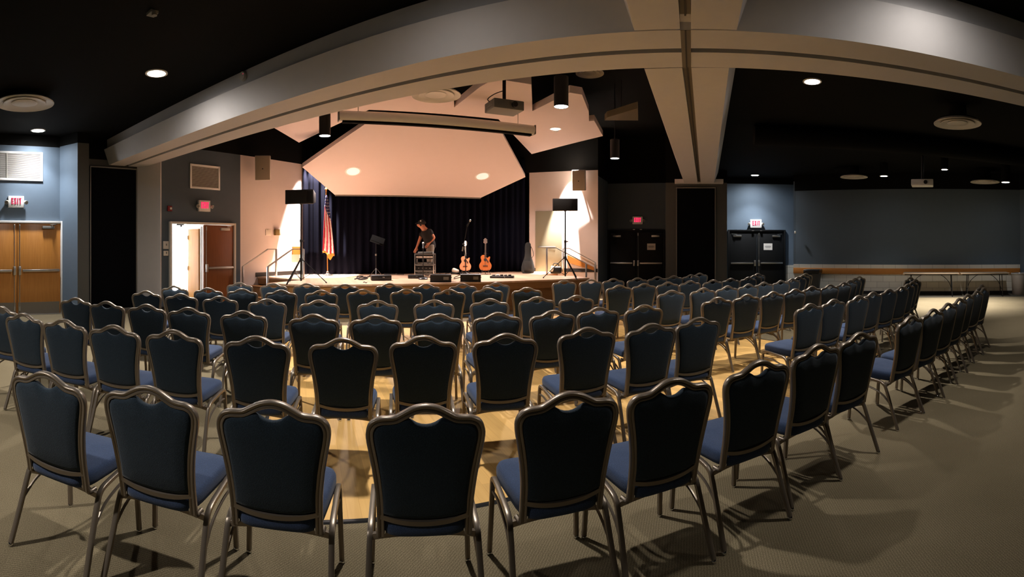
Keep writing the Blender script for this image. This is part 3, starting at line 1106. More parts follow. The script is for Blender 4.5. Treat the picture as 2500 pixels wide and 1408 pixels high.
# ---------------------------------------------------------------- acoustic clouds over the stage
def cloud_pt(px, py, z0=3.02, k=0.447):
    a = ang(px); dx, dy = math.sin(a), math.cos(a)
    v0 = -(P1.dot(CN)); dv = CN.x * dx + CN.y * dy       # v = distance from the curtain line towards the room
    q = (YH - py) / F
    # HC + q d = z0 + k (v0 + dv d - .3)
    d = (z0 + k * (v0 - 0.3) - HC) / (q - k * dv)
    return Vector((d * dx, d * dy, HC + q * d))
ca = [cloud_pt(*p) for p in ((818, 476), (738, 408), (900, 297), (1222, 318), (1283, 432), (1173, 483))]
nz = (ca[1] - ca[0]).cross(ca[3] - ca[0]).normalized()
if nz.z < 0:
    nz = -nz
cl1 = thing('acoustic_cloud', 'large cream sloping six-sided ceiling panel over the stage', 'ceiling panel')
part('panel', 'cloud', cl1, lambda bm: prism(bm, ca, nz * 0.12), smooth=False)
part('edge_trim', 'grey', cl1, lambda bm: tube(bm, [ca[0] - nz * 0.012, ca[5] - nz * 0.012], circ(0.02, 6)))
def hangers(t, pts, top=5.35):
    for p in pts:
        part('hanger', 'blackmetal', t, lambda bm: cyl(bm, p, (p[0], p[1], top), 0.006, n=6))
hangers(cl1, [(ca[1] * 0.8 + ca[4] * 0.2) + nz * 0.1, (ca[1] * 0.2 + ca[4] * 0.8) + nz * 0.1, (ca[0] * 0.7 + ca[5] * 0.3) + nz * 0.1, (ca[0] * 0.3 + ca[5] * 0.7) + nz * 0.1])
ZC = 4.42
cb = [gp(px, py, ZC) for px, py in ((645, 298), (730, 348), (901, 268), (1217, 291), (1298, 376), (1472, 332), (1451, 295), (1438, 296), (1437, 272), (1421, 231), (1391, 226),
                                   (1300, 271), (1297, 206), (1206, 192), (1172, 212), (1109, 262), (1106, 207), (1085, 170), (760, 225))]
cl2 = thing('acoustic_cloud', 'wide flat cream ceiling panel with stepped front edge, behind the beam', 'ceiling panel')
part('panel', 'cloud', cl2, lambda bm: prism(bm, cb, (0, 0, 0.14)), smooth=False)
hangers(cl2, [cb[1] * 0.7 + cb[18] * 0.3 + Vector((0, 0, 0.1)), cb[4] * 0.7 + cb[10] * 0.3 + Vector((0, 0, 0.1)), cb[16] * 0.5 + cb[2] * 0.5 + Vector((0, 0, 0.1))])
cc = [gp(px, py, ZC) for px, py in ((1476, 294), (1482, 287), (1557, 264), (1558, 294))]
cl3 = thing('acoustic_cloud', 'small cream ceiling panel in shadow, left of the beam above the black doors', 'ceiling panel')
part('panel', mat('shaded_cream_panel', srgb(92, 82, 56), 0.8), cl3, lambda bm: prism(bm, cc, (0, 0, 0.14)), smooth=False)  # the cream panel's shadow is put into this darker olive colour
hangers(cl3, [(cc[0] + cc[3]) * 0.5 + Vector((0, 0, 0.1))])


# recessed cans in the clouds and the ceilings
n_l = [0]
def downlight(px, py, z, label, energy, dia=0.22, color=HOUSE, ang_=115, group='ceiling downlights', ceil_z=None, m='lens', nrm=None, tgt=None, blend=0.7):
    p = gp(px, py, z)
    t = thing('downlight', label, 'ceiling light', p, 0, group)
    if nrm is not None:
        t.rotation_mode = 'QUATERNION'
        t.rotation_quaternion = Vector(nrm).to_track_quat('Z', 'Y')
    part('trim_ring', 'white', t, lambda bm: lathe(bm, [(dia * 0.5, 0.0), (dia * 0.62, 0.0), (dia * 0.62, 0.012), (dia * 0.5, 0.02)], 28))
    part('lens', m, t, lambda bm: lathe(bm, [(dia * 0.001, -0.002), (dia * 0.49, -0.002), (dia * 0.49, 0.01), (dia * 0.001, 0.01)], 28))
    if ceil_z is not None and ceil_z > z + 0.05:
        part('can', 'black', t, lambda bm: cyl(bm, (0, 0, 0.013), (0, 0, ceil_z - z), dia * 0.6, n=24))
    if energy:
        l = lamp('bulb', 'SPOT', (0, 0, -0.02), energy, color, t, size=dia * 0.4, angle=ang_, blend=blend)
        if tgt is not None:
            l.rotation_euler = Vector(tgt).to_track_quat('-Z', 'Y').to_euler()
    return t


def plane_pt(px, py, pts, n):
    a = ang(px); d_ = Vector((math.sin(a), math.cos(a), -(py - YH) / F))
    k = ((pts[0] - Vector((0, 0, HC))).dot(n)) / d_.dot(n)
    return Vector((0, 0, HC)) + d_ * k
# cans in the sloping cloud over the stage
for px, py, lab, en in ((862, 418, 'recessed round light at the left of the sloping stage panel', 1200), (1178, 430, 'recessed round light at the right of the sloping stage panel', 1200)):
    q = plane_pt(px, py, ca, nz)
    t = downlight(px, py, q.z, lab, 0, dia=0.36, group='recessed stage lights', m='lensdim', nrm=nz)
    t.location = q - nz * 0.004
    l = lamp('bulb', 'SPOT', (0, 0, -0.03), en, WARM, t, size=0.12, angle=118, blend=0.8)

# house downlights
def D(px, py, z, label, energy, dia, k2=0.3, **k):
    t = downlight(px, py, z, label, energy, dia, ang_=94, blend=0.6, **k)
    lamp('bulb_spill', 'SPOT', (0, 0, -0.02), energy * k2, k.get('color', HOUSE), t, size=dia * 0.4, angle=172, blend=1.0)
    return t
D(382, 180, 4.085, 'large bright round downlight above the left end of the long beam', 900, 0.27, k2=0.4, ceil_z=4.1)
D(93, 319, 4.085, 'bright round downlight above the oak doors at far left', 340, 0.27, k2=0.6, ceil_z=4.1, color=COOL)
D(1983, 200, 3.915, 'large bright round downlight just right of the beam crossing', 620, 0.22, k2=0.12, ceil_z=3.93)
D(1889, 342, 3.9, 'small downlight glowing at a low angle, above the right black doors', 250, 0.16, ceil_z=3.93)
D(1843, 428, 3.9, 'round downlight over the exit sign of the right black doors', 330, 0.24, k2=0.6, ceil_z=3.93, color=COOL)
D(2158, 430, 3.55, 'round downlight near the right wall, left of the hanging projector', 75, 0.2, ceil_z=3.93, color=COOL)
downlight(2306, 414, 3.6, 'small downlight above and right of the hanging right projector', 2600, 0.16, ceil_z=3.93, ang_=84, blend=0.9)
D(2455, 445, 3.4, 'round downlight near the right end of the dark blue wall', 85, 0.22, ceil_z=3.93, color=COOL)


def extra(p, energy, color=HOUSE, spill=0.45, angle=112):
    t = thing('downlight', 'unseen round downlight in the ceiling outside the picture, beside the chair rows', 'ceiling light', p, 0, 'near ceiling downlights')
    part('trim_ring', 'white', t, lambda bm: lathe(bm, [(0.11, 0), (0.14, 0), (0.14, 0.012), (0.11, 0.02)], 28))
    part('lens', 'lens', t, lambda bm: lathe(bm, [(0.001, -0.002), (0.108, -0.002), (0.108, 0.01), (0.001, 0.01)], 28))
    lamp('bulb', 'SPOT', (0, 0, -0.02), energy, color, t, size=0.08, angle=angle, blend=0.55)
    if spill:
        lamp('bulb_spill', 'SPOT', (0, 0, -0.02), energy * spill, color, t, size=0.08, angle=172, blend=1.0)
extra((-6.2, -0.8, 4.085), 330, angle=92)
extra((-2.2, 3.3, 4.085), 480, spill=0.12, angle=92)
extra((2.15, 3.7, 4.085), 130, spill=0.8, angle=92)
extra((7.6, 6.6, 3.915), 480, spill=0.0, angle=84)  # added lamp with no known source, brightens the carpet on the right
extra((-3.0, -2.0, 4.085), 720, spill=0.1, angle=112)


def pendant(px, py, z, top, label, energy, dia=0.215, length=0.44, color=HOUSE):
    p = gp(px, py, z)
    t = thing('pendant_light', label, 'pendant light', p, 0, 'black cylinder pendants')
    part('shade', 'blackmetal', t, lambda bm: lathe(bm, [(dia * 0.42, 0.03), (dia * 0.5, 0.0), (dia * 0.5, length), (0.02, length + 0.01)], 28))
    part('lens', 'lens', t, lambda bm: lathe(bm, [(0.001, 0.004), (dia * 0.46, 0.004), (dia * 0.46, 0.012), (0.001, 0.012)], 28))
    part('stem', 'blackmetal', t, lambda bm: cyl(bm, (0, 0, length), (0, 0, top - z), 0.012, n=8))
    lamp('bulb', 'SPOT', (0, 0, -0.01), energy, color, t, size=0.08, angle=112, blend=0.7)
pendant(793, 332, 3.6, ZC, 'black cylinder pendant light left of the screen case', 400)
pendant(1370, 261, 3.6, 5.35, 'black cylinder pendant light right of the ceiling projector', 450)
pendant(1501, 387, 3.6, 5.35, 'black cylinder pendant light above the left black doors', 8)

# adjustable eyeball spots recessed in the flat cloud, turned to the walls at both ends of the stage
def eyeball(px, py, label, target, energy, angle, color=(1, 0.84, 0.76), m='lensdim'):
    q = gp(px, py, ZC)
    t = downlight(px, py, ZC - 0.004, label, 0, dia=0.26, group='recessed stage lights', m=m)
    d = (Vector(target) - q).normalized()
    R = d.to_track_quat('Z', 'Y').to_matrix().to_4x4()
    part('eyeball', 'white', t, lambda bm: lathe(bm, [(0.05, 0.0), (0.085, 0.01), (0.09, 0.03), (0.075, 0.05), (0.06, 0.05), (0.05, 0.03)], 24, R))
    l = lamp('bulb', 'SPOT', d * 0.07, energy, color, t, size=0.04, angle=angle, blend=0.5)
    l.rotation_euler = d.to_track_quat('-Z', 'Y').to_euler()
eyeball(1356, 315, 'tilted recessed spotlight in the cream panel right of the screen case', onY(1330, 14.0, 650), 260, 70, m='lensmid')
# deep narrow downlights close to the walls at both ends of the stage, behind the clouds
def narrow(p, energy, label, angle=39):
    t = thing('wall_downlight', label, 'ceiling light', p, 0, 'narrow downlights beside the stage walls')
    part('can', 'blackmetal', t, lambda bm: lathe(bm, [(0.075, 0.16), (0.085, 0.16), (0.095, 0.0), (0.10, 0.0), (0.10, 0.30), (0.02, 0.31)], 24))
    part('stem', 'blackmetal', t, lambda bm: cyl(bm, (0, 0, 0.30), (0, 0, 5.35 - p[2]), 0.012, n=8))
    lamp('bulb', 'SPOT', (0, 0, -0.01), energy, (1, 0.86, 0.80), t, size=0.03, angle=angle, blend=0.35)
narrow(tuple(onY(1388, YB - 0.45))[:2] + (4.9,), 8000, 'narrow black downlight near the right cream wall of the stage')
narrow(tuple(onX(763, XL + 0.5))[:2] + (4.9,), 8000, 'narrow black downlight near the left cream wall and flag')


# round ceiling diffusers
def diffuser(px, py, z, label, dia=0.72, top=None, m='louver'):
    '''stepped concentric rings under a narrow black neck'''
    p = gp(px, py, z)
    t = thing('air_diffuser', label, 'air diffuser', p, 0, 'round ceiling diffusers')
    part('outer_ring', m, t, lambda bm: lathe(bm, [(dia * 0.42, 0.03), (dia * 0.5, 0.0), (dia * 0.505, 0.012), (dia * 0.45, 0.05)], 40))
    part('middle_ring', m, t, lambda bm: lathe(bm, [(dia * 0.26, 0.025), (dia * 0.36, 0.0), (dia * 0.365, 0.010), (dia * 0.30, 0.05)], 36))
    part('inner_cone', m, t, lambda bm: lathe(bm, [(0.001, 0.012), (dia * 0.18, 0.0), (dia * 0.22, 0.014), (dia * 0.18, 0.05)], 32))
    part('throat', 'black', t, lambda bm: lathe(bm, [(0.001, 0.052), (dia * 0.44, 0.052), (dia * 0.42, 0.075), (dia * 0.2, 0.08), (dia * 0.18, max(0.09, (top or z + 0.2) - z))], 36))
diffuser(60, 254, 3.97, 'round ceiling diffuser at the far upper left', 1.0, 4.085)
diffuser(2338, 303, 3.6, 'large round ceiling diffuser in the right bay, highest of three', 0.8, 3.92)
diffuser(2085, 433, 3.6, 'flat round ceiling diffuser left of the right downlight row', 0.82, 3.92)
diffuser(2405, 445, 3.5, 'flat round ceiling diffuser at far right beside a downlight', 0.9, 3.92)
diffuser(1065, 234, ZC - 0.12, 'pale round ceiling diffuser in the cream panel above the screen case', 0.9, ZC, 'white')
diffuser(1440, 180, 5.22, 'dim round ceiling diffuser under the dark deck by the beam', 0.6, 5.34)

# ---------------------------------------------------------------- projection screen case and projectors
s0, s1 = gp(828, 283, 4.0), gp(1302, 318, 4.0)
sd = (s1 - s0).normalized(); sl = (s1 - s0).length
t = thing('projection_screen', 'long white rolled-up projection screen case hung above the stage front', 'projection screen', (s0 + s1) / 2, math.atan2(sd.y, sd.x))
part('case', 'white', t, lambda bm: tube(bm, [(-sl / 2, 0, 0), (sl / 2, 0, 0)], [(0.095 * math.cos(a), 0.10 * math.sin(a)) for a in [PI * 2 * i / 20 for i in range(20)]], up=(0, 0, 1)))
part('slot', 'black', t, lambda bm: box(bm, (0, 0.0, -0.105), (sl - 0.12, 0.09, 0.05)))
for sx in (-0.82, 0.82):
    part('hanger_rod', 'steel', t, lambda bm: cyl(bm, (sx * sl / 2, 0, 0.09), (sx * sl / 2, 0, ZC - 4.0), 0.008, n=8))
for sx in (-1, 1):
    part('end_cap', 'grey', t, lambda bm: box(bm, (sx * (sl / 2 + 0.01), 0, 0), (0.03, 0.19, 0.2), bev=0.02))


def projector(label, p, rz, top, s=1.0, lm='cream'):
    t = thing('projector', label, 'projector', p, rz)
    part('body', lm, t, lambda bm: box(bm, (0, 0, 0), (0.52 * s, 0.40 * s, 0.15 * s), bev=0.015 * s))
    part('lens', 'blackplastic', t, lambda bm: cyl(bm, (0.08 * s, -0.20 * s, 0.0), (0.08 * s, -0.25 * s, 0.0), 0.045 * s, n=20))
    part('vent_grille', 'grey', t, lambda bm: [box(bm, (-0.262 * s, -0.02 * s, z * s), (0.01 * s, 0.28 * s, 0.012 * s)) for z in (-0.045, -0.015, 0.015, 0.045)])
    part('mount_pole', 'blackmetal', t, lambda bm: (cyl(bm, (0, 0, 0.07 * s), (0, 0, top - p[2]), 0.03, n=14), box(bm, (0, 0, 0.085 * s), (0.2 * s, 0.2 * s, 0.02), bev=0.004)))
    return t
pj = projector('ceiling projector on a black pole in front of the cream panel', rp(1231, 262, 8.25), 0.8, 5.35, 1.05, 'grey')
part('cable', 'blackplastic', pj, lambda bm: tube(bm, cr([(-0.25, -0.05, 0.03), (-0.30, 0.0, 0.10), (-0.18, 0.0, 0.2), (-0.03, 0, 0.27)], 5), circ(0.008, 6)))
projector('ceiling projector hanging before the dark blue wall, lit on its right side', rp(2252, 447, 11.2), -0.5, 3.92, 0.95, 'white')

# ---------------------------------------------------------------- speakers
def wall_speaker(label, p, rz, tilt, wall):
    t = thing('wall_speaker', label, 'speaker', p, rz)
    R = Matrix.Rotation(tilt, 3, 'X')
    part('cabinet', 'cream', t, lambda bm: box(bm, (0, 0, 0), (0.40, 0.32, 0.64), R, 0.012))
    part('grille', mat('tan_grille', srgb(150, 136, 118), 0.8, bump=0.3, bscale=400), t, lambda bm: box(bm, R @ Vector((0, -0.163, 0)), (0.38, 0.012, 0.62), R, 0.005))
    part('badge', 'blackplastic', t, lambda bm: box(bm, R @ Vector((0.0, -0.171, -0.02)), (0.03, 0.004, 0.03), R))
    part('bracket', 'grey', t, lambda bm: (cyl(bm, R @ Vector((0, 0.15, 0.0)), (0, wall, 0.0), 0.02, n=10), box(bm, (0, wall - 0.01, 0.0), (0.10, 0.02, 0.16), bev=0.003)))
wall_speaker('cream box speaker high on the left cream wall', onX(642, XL + 0.42, 410), PI / 2 - 0.75, 0.16, 0.40)
wall_speaker('cream box speaker high on the right cream wall, lit from the stage', onY(1414, YB - 0.38, 440), 0.10, 0.16, 0.37)


def pa(px, foot, boxc, yaw, side, lab1, lab2):
    d = dz(foot, ST)
    p = rp(px, foot, d); p.z = ST
    zc = rp(px, boxc, d).z
    rz = yaw
    t = thing('speaker_stand', lab1, 'speaker stand', p, rz, 'tripod speaker stands')
    H = zc - ST - 0.162
    part('pole', 'blackmetal', t, lambda bm: (cyl(bm, (0, 0, 0.06), (0, 0, 0.95), 0.022, n=14), cyl(bm, (0, 0, 0.9), (0, 0, H), 0.017, n=14)))
    part('collar', 'blackplastic', t, lambda bm: cyl(bm, (0, 0, 0.50), (0, 0, 0.57), 0.036, n=14))
    part('collar', 'blackplastic', t, lambda bm: cyl(bm, (0, 0, 0.92), (0, 0, 0.98), 0.030, n=14))
    part('knob', 'blackplastic', t, lambda bm: cyl(bm, (0.02, 0, 0.95), (0.075, 0, 0.95), 0.014, n=10))
    for k in range(3):
        a = 2 * PI * k / 3 + (PI if side > 0 else 0.2)
        u = Vector((math.cos(a), math.sin(a), 0))
        lg = part('leg', 'blackmetal', t, lambda bm: tube(bm, [u * 0.035 + Vector((0, 0, 0.53)), u * 0.56 + Vector((0, 0, 0.03))], [(-0.014, -0.009), (0.014, -0.009), (0.014, 0.009), (-0.014, 0.009)], up=(0, 0, 1)))
        part('rubber_foot', 'blackplastic', lg, lambda bm: cyl(bm, u * 0.545 + Vector((0, 0, 0.036)), u * 0.575 + Vector((0, 0, 0.0185)), 0.016, n=10))
        part('brace', 'blackmetal', t, lambda bm: cyl(bm, u * 0.02 + Vector((0, 0, 0.10)), u * 0.30 + Vector((0, 0, 0.275)), 0.007, n=6))
    s = thing('loudspeaker', lab2, 'speaker', (p.x, p.y, zc), rz, 'black stage loudspeakers')
    def cab(bm):
        # trapezoid cabinet lying on its side
        w, h = 0.64, 0.32
        fr = [(-w / 2, -0.18, -h / 2), (w / 2, -0.18, -h / 2), (w / 2, -0.18, h / 2), (-w / 2, -0.18, h / 2)]
        bk = [(-w / 2 + 0.02, 0.17, -h / 2 + 0.05), (w / 2 - 0.02, 0.17, -h / 2 + 0.05), (w / 2 - 0.02, 0.17, h / 2 - 0.05), (-w / 2 + 0.02, 0.17, h / 2 - 0.05)]
        a = [bm.verts.new(v) for v in fr]; b = [bm.verts.new(v) for v in bk]
        bm.faces.new(a); bm.faces.new(b[::-1])
        for i in range(4):
            bm.faces.new((a[i], b[i], b[(i + 1) % 4], a[(i + 1) % 4]))
        bmesh.ops.bevel(bm, geom=bm.edges[:], offset=0.014, segments=2, profile=0.5, affect='EDGES')
    part('cabinet', 'blackplastic', s, cab)
    part('grille', 'grille', s, lambda bm: box(bm, (-0.06, -0.188, 0), (0.46, 0.014, 0.27), bev=0.004))
    part('horn', 'blackmetal', s, lambda bm: box(bm, (0.235, -0.19, 0), (0.11, 0.016, 0.25), bev=0.006))
    part('pole_socket', 'blackplastic', s, lambda bm: cyl(bm, (0, 0, -0.16), (0, 0, -0.145), 0.03, n=14))
pa(735, 692, 482, -0.95 + 1.5, -1, 'black tripod speaker stand at the left edge of the stage', 'black loudspeaker on the tripod stand at the left edge of the stage')
pa(1380, 680, 501, 0.25, 1, 'black tripod speaker stand at the right end of the stage', 'black loudspeaker on the tripod stand at the right end of the stage')
# ---------------------------------------------------------------- flag by the curtain
fd_ = 14.05
fp = rp(800, 668, fd_); fp.z = ST
fs = thing('flag_stand', 'upright flag pole on a round metal base at the left of the stage', 'flag pole', fp, -ang(800))
part('base', 'steel', fs, lambda bm: lathe(bm, [(0.17, 0), (0.17, 0.012), (0.10, 0.03), (0.045, 0.05), (0.035, 0.11), (0.02, 0.12)], 28))
part('pole', 'rail', fs, lambda bm: cyl(bm, (0, 0, 0.05), (-0.045, 0, 2.40), 0.013, n=12))
part('finial', 'gold', fs, lambda bm: lathe(bm, [(0.004, 2.39), (0.022, 2.41), (0.01, 2.43), (0.035, 2.46), (0.001, 2.55)], 12, Matrix.Translation((-0.045, 0, 0))))
fl = thing('american_flag', 'red, white and blue striped flag with gold fringe hanging in folds from the pole', 'flag', (fp.x, fp.y, ST), -ang(800))
bm = bmesh.new()
NC, NR = 40, 56
rows = []
for r in range(NR + 1):
    t = r / NR
    z = 2.28 - 1.62 * t
    wl_, wr_ = -0.055 - 0.09 * t ** 0.7, -0.005 + 0.20 * t ** 0.8
    zz = z
    row = []
    for c_ in range(NC + 1):
        u = c_ / NC
        x = wl_ + (wr_ - wl_) * u
        y = -0.035 - (0.010 + 0.028 * t) * math.sin(u * 2 * PI * 2.4 + t * 1.5) - 0.03 * t - 0.06 * t * math.sin(u * PI)
        row.append(bm.verts.new((x, y, zz - 0.10 * t * (u - 0.3) + 0.03 * t * math.sin(u * 9))))
    rows.append(row)
for r in range(NR):
    for c_ in range(NC):
        f = bm.faces.new((rows[r][c_], rows[r + 1][c_], rows[r + 1][c_ + 1], rows[r][c_ + 1]))
        t, u = (r + .5) / NR, (c_ + .5) / NC
        lim = 0.20 + 0.24 * u
        if t < lim:
            f.material_index = 2
            if (r // 1) % 3 == 1 and (c_ + (r // 3) * 4) % 9 in (2, 3, 4):
                f.material_index = 1
        else:
            f.material_index = 0 if int(u * 6.4 + 0.25 * math.sin(t * 7)) % 2 == 0 else 1
M['flagred'] = mat('flag_red', srgb(176, 34, 52), 0.8)
M['flagwhite'] = mat('flag_white', srgb(240, 232, 230), 0.8)
M['flagblue'] = mat('flag_blue', srgb(38, 42, 92), 0.8)
k = obj('cloth', bm, ['flagred', 'flagwhite', 'flagblue'], fl, angle=180)
k.modifiers.new('thick', 'SOLIDIFY').thickness = 0.003
bm = bmesh.new()
prev = None
for c_ in range(NC + 1):
    p = Vector(rows[NR][c_].co) if False else None
# fringe follows the lower hem of the cloth
hem = []
for c_ in range(NC + 1):
    u = c_ / NC
    x = -0.145 + 0.34 * u
    y = -0.035 - 0.038 * math.sin(u * 2 * PI * 2.4 + 1.5) - 0.03 - 0.06 * math.sin(u * PI)
    z = 0.66 - 0.10 * (u - 0.3) + 0.03 * math.sin(u * 9)
    hem.append((x, y, z))
a = [bm.verts.new(p) for p in hem]
b = [bm.verts.new((p[0] * 0.98, p[1] - 0.003, p[2] - 0.055 - 0.12 * max(0, 1 - abs((i / NC) - 0.65) * 3.2))) for i, p in enumerate(hem)]
for i in range(NC):
    bm.faces.new((a[i], b[i], b[i + 1], a[i + 1]))
k = obj('fringe', bm, 'gold', fl, angle=180)
k.modifiers.new('thick', 'SOLIDIFY').thickness = 0.006
k['label'] = 'gold fringe'


# ---------------------------------------------------------------- the person behind the rack
def skin(name, chains, m, parent, levels=2, mirror=None):
    """chains: list of lists of ((x,y,z), radius); equal points are shared so that limbs join"""
    me = bpy.data.meshes.new(name)
    vs, rad, es, key = [], [], [], {}
    for ch in chains:
        last = None
        for p, r in ch:
            kx = tuple(round(c, 4) for c in p)
            if kx not in key:
                key[kx] = len(vs); vs.append(p); rad.append(r)
            i = key[kx]
            if last is not None and last != i:
                es.append((last, i))
            last = i
    me.from_pydata(vs, es, [])
    o = bpy.data.objects.new(name, me)
    COL.objects.link(o)
    o.modifiers.new('skin', 'SKIN').use_smooth_shade = True
    sv = me.skin_vertices[0].data
    for i, r in enumerate(rad):
        sv[i].radius = (r, r) if not isinstance(r, tuple) else r
        sv[i].use_root = (i == 0)
    sm = o.modifiers.new('sub', 'SUBSURF'); sm.levels = levels; sm.render_levels = levels
    me.materials.append(M[m])
    o.parent = parent
    return o

pd_ = 13.95
pp = rp(1044, 672, pd_); pp.z = ST
per = thing('person', 'person in dark t-shirt, cap and grey trousers leaning over the equipment rack', 'person', pp, -ang(1044))
pel, sp1, che, nkb = (0.07, 0.0, 0.84), (0.045, -0.02, 1.0), (-0.02, -0.05, 1.17), (-0.085, -0.075, 1.30)
hd0, hd1, hd2 = (-0.135, -0.095, 1.37), (-0.185, -0.115, 1.435), (-0.215, -0.12, 1.50)
def hand(w, d, r, side):
    """wrist point w, direction d; palm, four fingers and a thumb"""
    w, d = Vector(w), Vector(d).normalized()
    s = d.cross(Vector((0, 1, 0))).normalized()
    out = []
    palm = w + d * 0.085
    out.append([(tuple(w), 0.026), (tuple(w + d * 0.03), 0.03), (tuple(palm), 0.033)])
    for k, (off, ln) in enumerate(((-0.03, 0.065), (-0.01, 0.078), (0.01, 0.074), (0.028, 0.058))):
        b_ = palm + s * off * 0.6
        c_ = palm + s * off + d * 0.03
        e_ = c_ + d * ln * 0.5 + Vector((0, -0.012, 0))
        f_ = e_ + d * ln * 0.45 + Vector((0, 0.015, -0.006))
        out.append([(tuple(palm), 0.033), (tuple(c_), 0.0095), (tuple(e_), 0.009), (tuple(f_), 0.0075)])
    th = w + d * 0.03
    out.append([(tuple(th), 0.03), (tuple(th + s * side * 0.045 + d * 0.025), 0.011), (tuple(th + s * side * 0.055 + d * 0.065), 0.009)])
    return out
shL, elL, wrL = (-0.15, 0.06, 1.22), (-0.235, 0.0, 0.99), (-0.305, -0.05, 0.81)
shR, elR, wrR = (0.07, -0.14, 1.225), (0.195, -0.13, 1.07), (0.06, -0.16, 0.925)
body = [[(pel, 0.125), (sp1, 0.12), (che, 0.14), (nkb, 0.085), (hd0, 0.075), (hd1, 0.112), (hd2, 0.10)],
        [(hd1, 0.112), ((-0.295, -0.155, 1.425), 0.026)],
        [(che, 0.14), (shL, 0.06), (elL, 0.046), (wrL, 0.028)],
        [(che, 0.14), (shR, 0.06), (elR, 0.046), (wrR, 0.028)],
        [(pel, 0.125), ((0.06, 0.09, 0.78), 0.085), ((0.05, 0.10, 0.44), 0.058), ((0.06, 0.12, 0.07), 0.036), ((-0.03, 0.10, 0.035), 0.035), ((-0.10, 0.09, 0.03), 0.028)],
        [(pel, 0.125), ((0.09, -0.09, 0.78), 0.085), ((0.06, -0.10, 0.44), 0.058), ((0.09, -0.09, 0.07), 0.036), ((0.0, -0.10, 0.035), 0.035), ((-0.07, -0.11, 0.03), 0.028)]]
body += hand(wrL, (-0.35, -0.2, -0.9), 0.03, 1) + hand(wrR, (-0.6, -0.1, -0.7), 0.03, -1)
skin('body', body, 'skin', per)
skin('shirt', [[((0.070, 0.0, 0.74), 0.16), ((0.07, 0.0, 0.82), 0.19), (sp1, 0.172), (che, 0.195), ((-0.066, -0.068, 1.265), 0.135), ((-0.085, -0.075, 1.30), 0.10)],
               [(che, 0.195), (shL, 0.098), ((-0.205, 0.022, 1.07), 0.082)],
               [(che, 0.195), (shR, 0.098), ((0.15, -0.135, 1.13), 0.082)]], 'shirt', per)
skin('trousers', [[((0.06, 0.0, 0.93), 0.15), (pel, 0.168), ((0.06, 0.09, 0.78), 0.115), ((0.05, 0.10, 0.44), 0.085), ((0.06, 0.12, 0.09), 0.07)],
                  [(pel, 0.160), ((0.09, -0.09, 0.78), 0.115), ((0.06, -0.10, 0.44), 0.085), ((0.09, -0.09, 0.09), 0.07)]], 'jeans', per)
for yy in (0.10, -0.10):
    skin('shoe', [[((0.075 if yy < 0 else 0.06, yy, 0.05), 0.05), ((-0.02, yy, 0.045), 0.046), ((-0.10, yy, 0.038), 0.036)]], 'shirt', per)
hv = Vector(hd1)
def hair(bm):
    T = Matrix.Translation(hv + Vector((0.028, 0.005, 0.03))) @ Matrix.Rotation(-0.5, 4, 'Y')
    lathe(bm, [(0.001, 0.125), (0.05, 0.115), (0.09, 0.08), (0.112, 0.035), (0.115, 0.0), (0.108, -0.045)], 20, T)
part('cap', 'shirt', per, hair)
part('cap_brim', 'shirt', per, lambda bm: lathe(bm, [(0.001, 0.0), (0.075, 0.0), (0.08, 0.006), (0.001, 0.012)], 18, Matrix.Translation(hv + Vector((-0.09, -0.03, 0.055))) @ Matrix.Rotation(-0.35, 4, 'Y')))
part('headlamp', 'white', per, lambda bm: lathe(bm, [(0.001, 0), (0.02, 0.0), (0.016, 0.02), (0.001, 0.022)], 14, Matrix.Translation(hv + Vector((-0.01, -0.10, 0.10))) @ Matrix.Rotation(1.3, 4, 'X')))
for yy in (-0.035, 0.03):
    part('eye', 'white', per, lambda bm: bmesh.ops.create_uvsphere(bm, u_segments=10, v_segments=8, radius=0.012, matrix=Matrix.Translation(hv + Vector((-0.075, yy - 0.03, 0.012)))))
part('ear', 'skin', per, lambda bm: bmesh.ops.create_uvsphere(bm, u_segments=10, v_segments=8, radius=0.026, matrix=Matrix.Translation(hv + Vector((0.03, -0.095, 0.0))) @ Matrix.Diagonal((0.7, 0.4, 1.2, 1))))

# equipment rack in front of the person
rpz = rp(1038, 675, 13.3); rpz.z = ST
rk = thing('equipment_rack', 'steel equipment rack on the stage holding several units, person behind it', 'rack', rpz, -ang(1038) - 0.12)
RW, RH, RDp = 0.50, 0.60, 0.42
for sx in (-1, 1):
    for sy in (-1, 1):
        part('upright', 'steel', rk, lambda bm: box(bm, (sx * RW / 2, sy * RDp / 2, RH / 2 + 0.03), (0.03, 0.03, RH), bev=0.004))
for z in (0.09, 0.17, 0.33, 0.62):
    part('shelf', 'steel', rk, lambda bm: (box(bm, (0, -RDp / 2, z), (RW, 0.022, 0.028)), box(bm, (0, RDp / 2, z), (RW, 0.022, 0.028)), box(bm, (-RW / 2, 0, z), (0.022, RDp, 0.028)), box(bm, (RW / 2, 0, z), (0.022, RDp, 0.028)), box(bm, (0, 0, z), (RW - 0.02, RDp - 0.02, 0.008))))
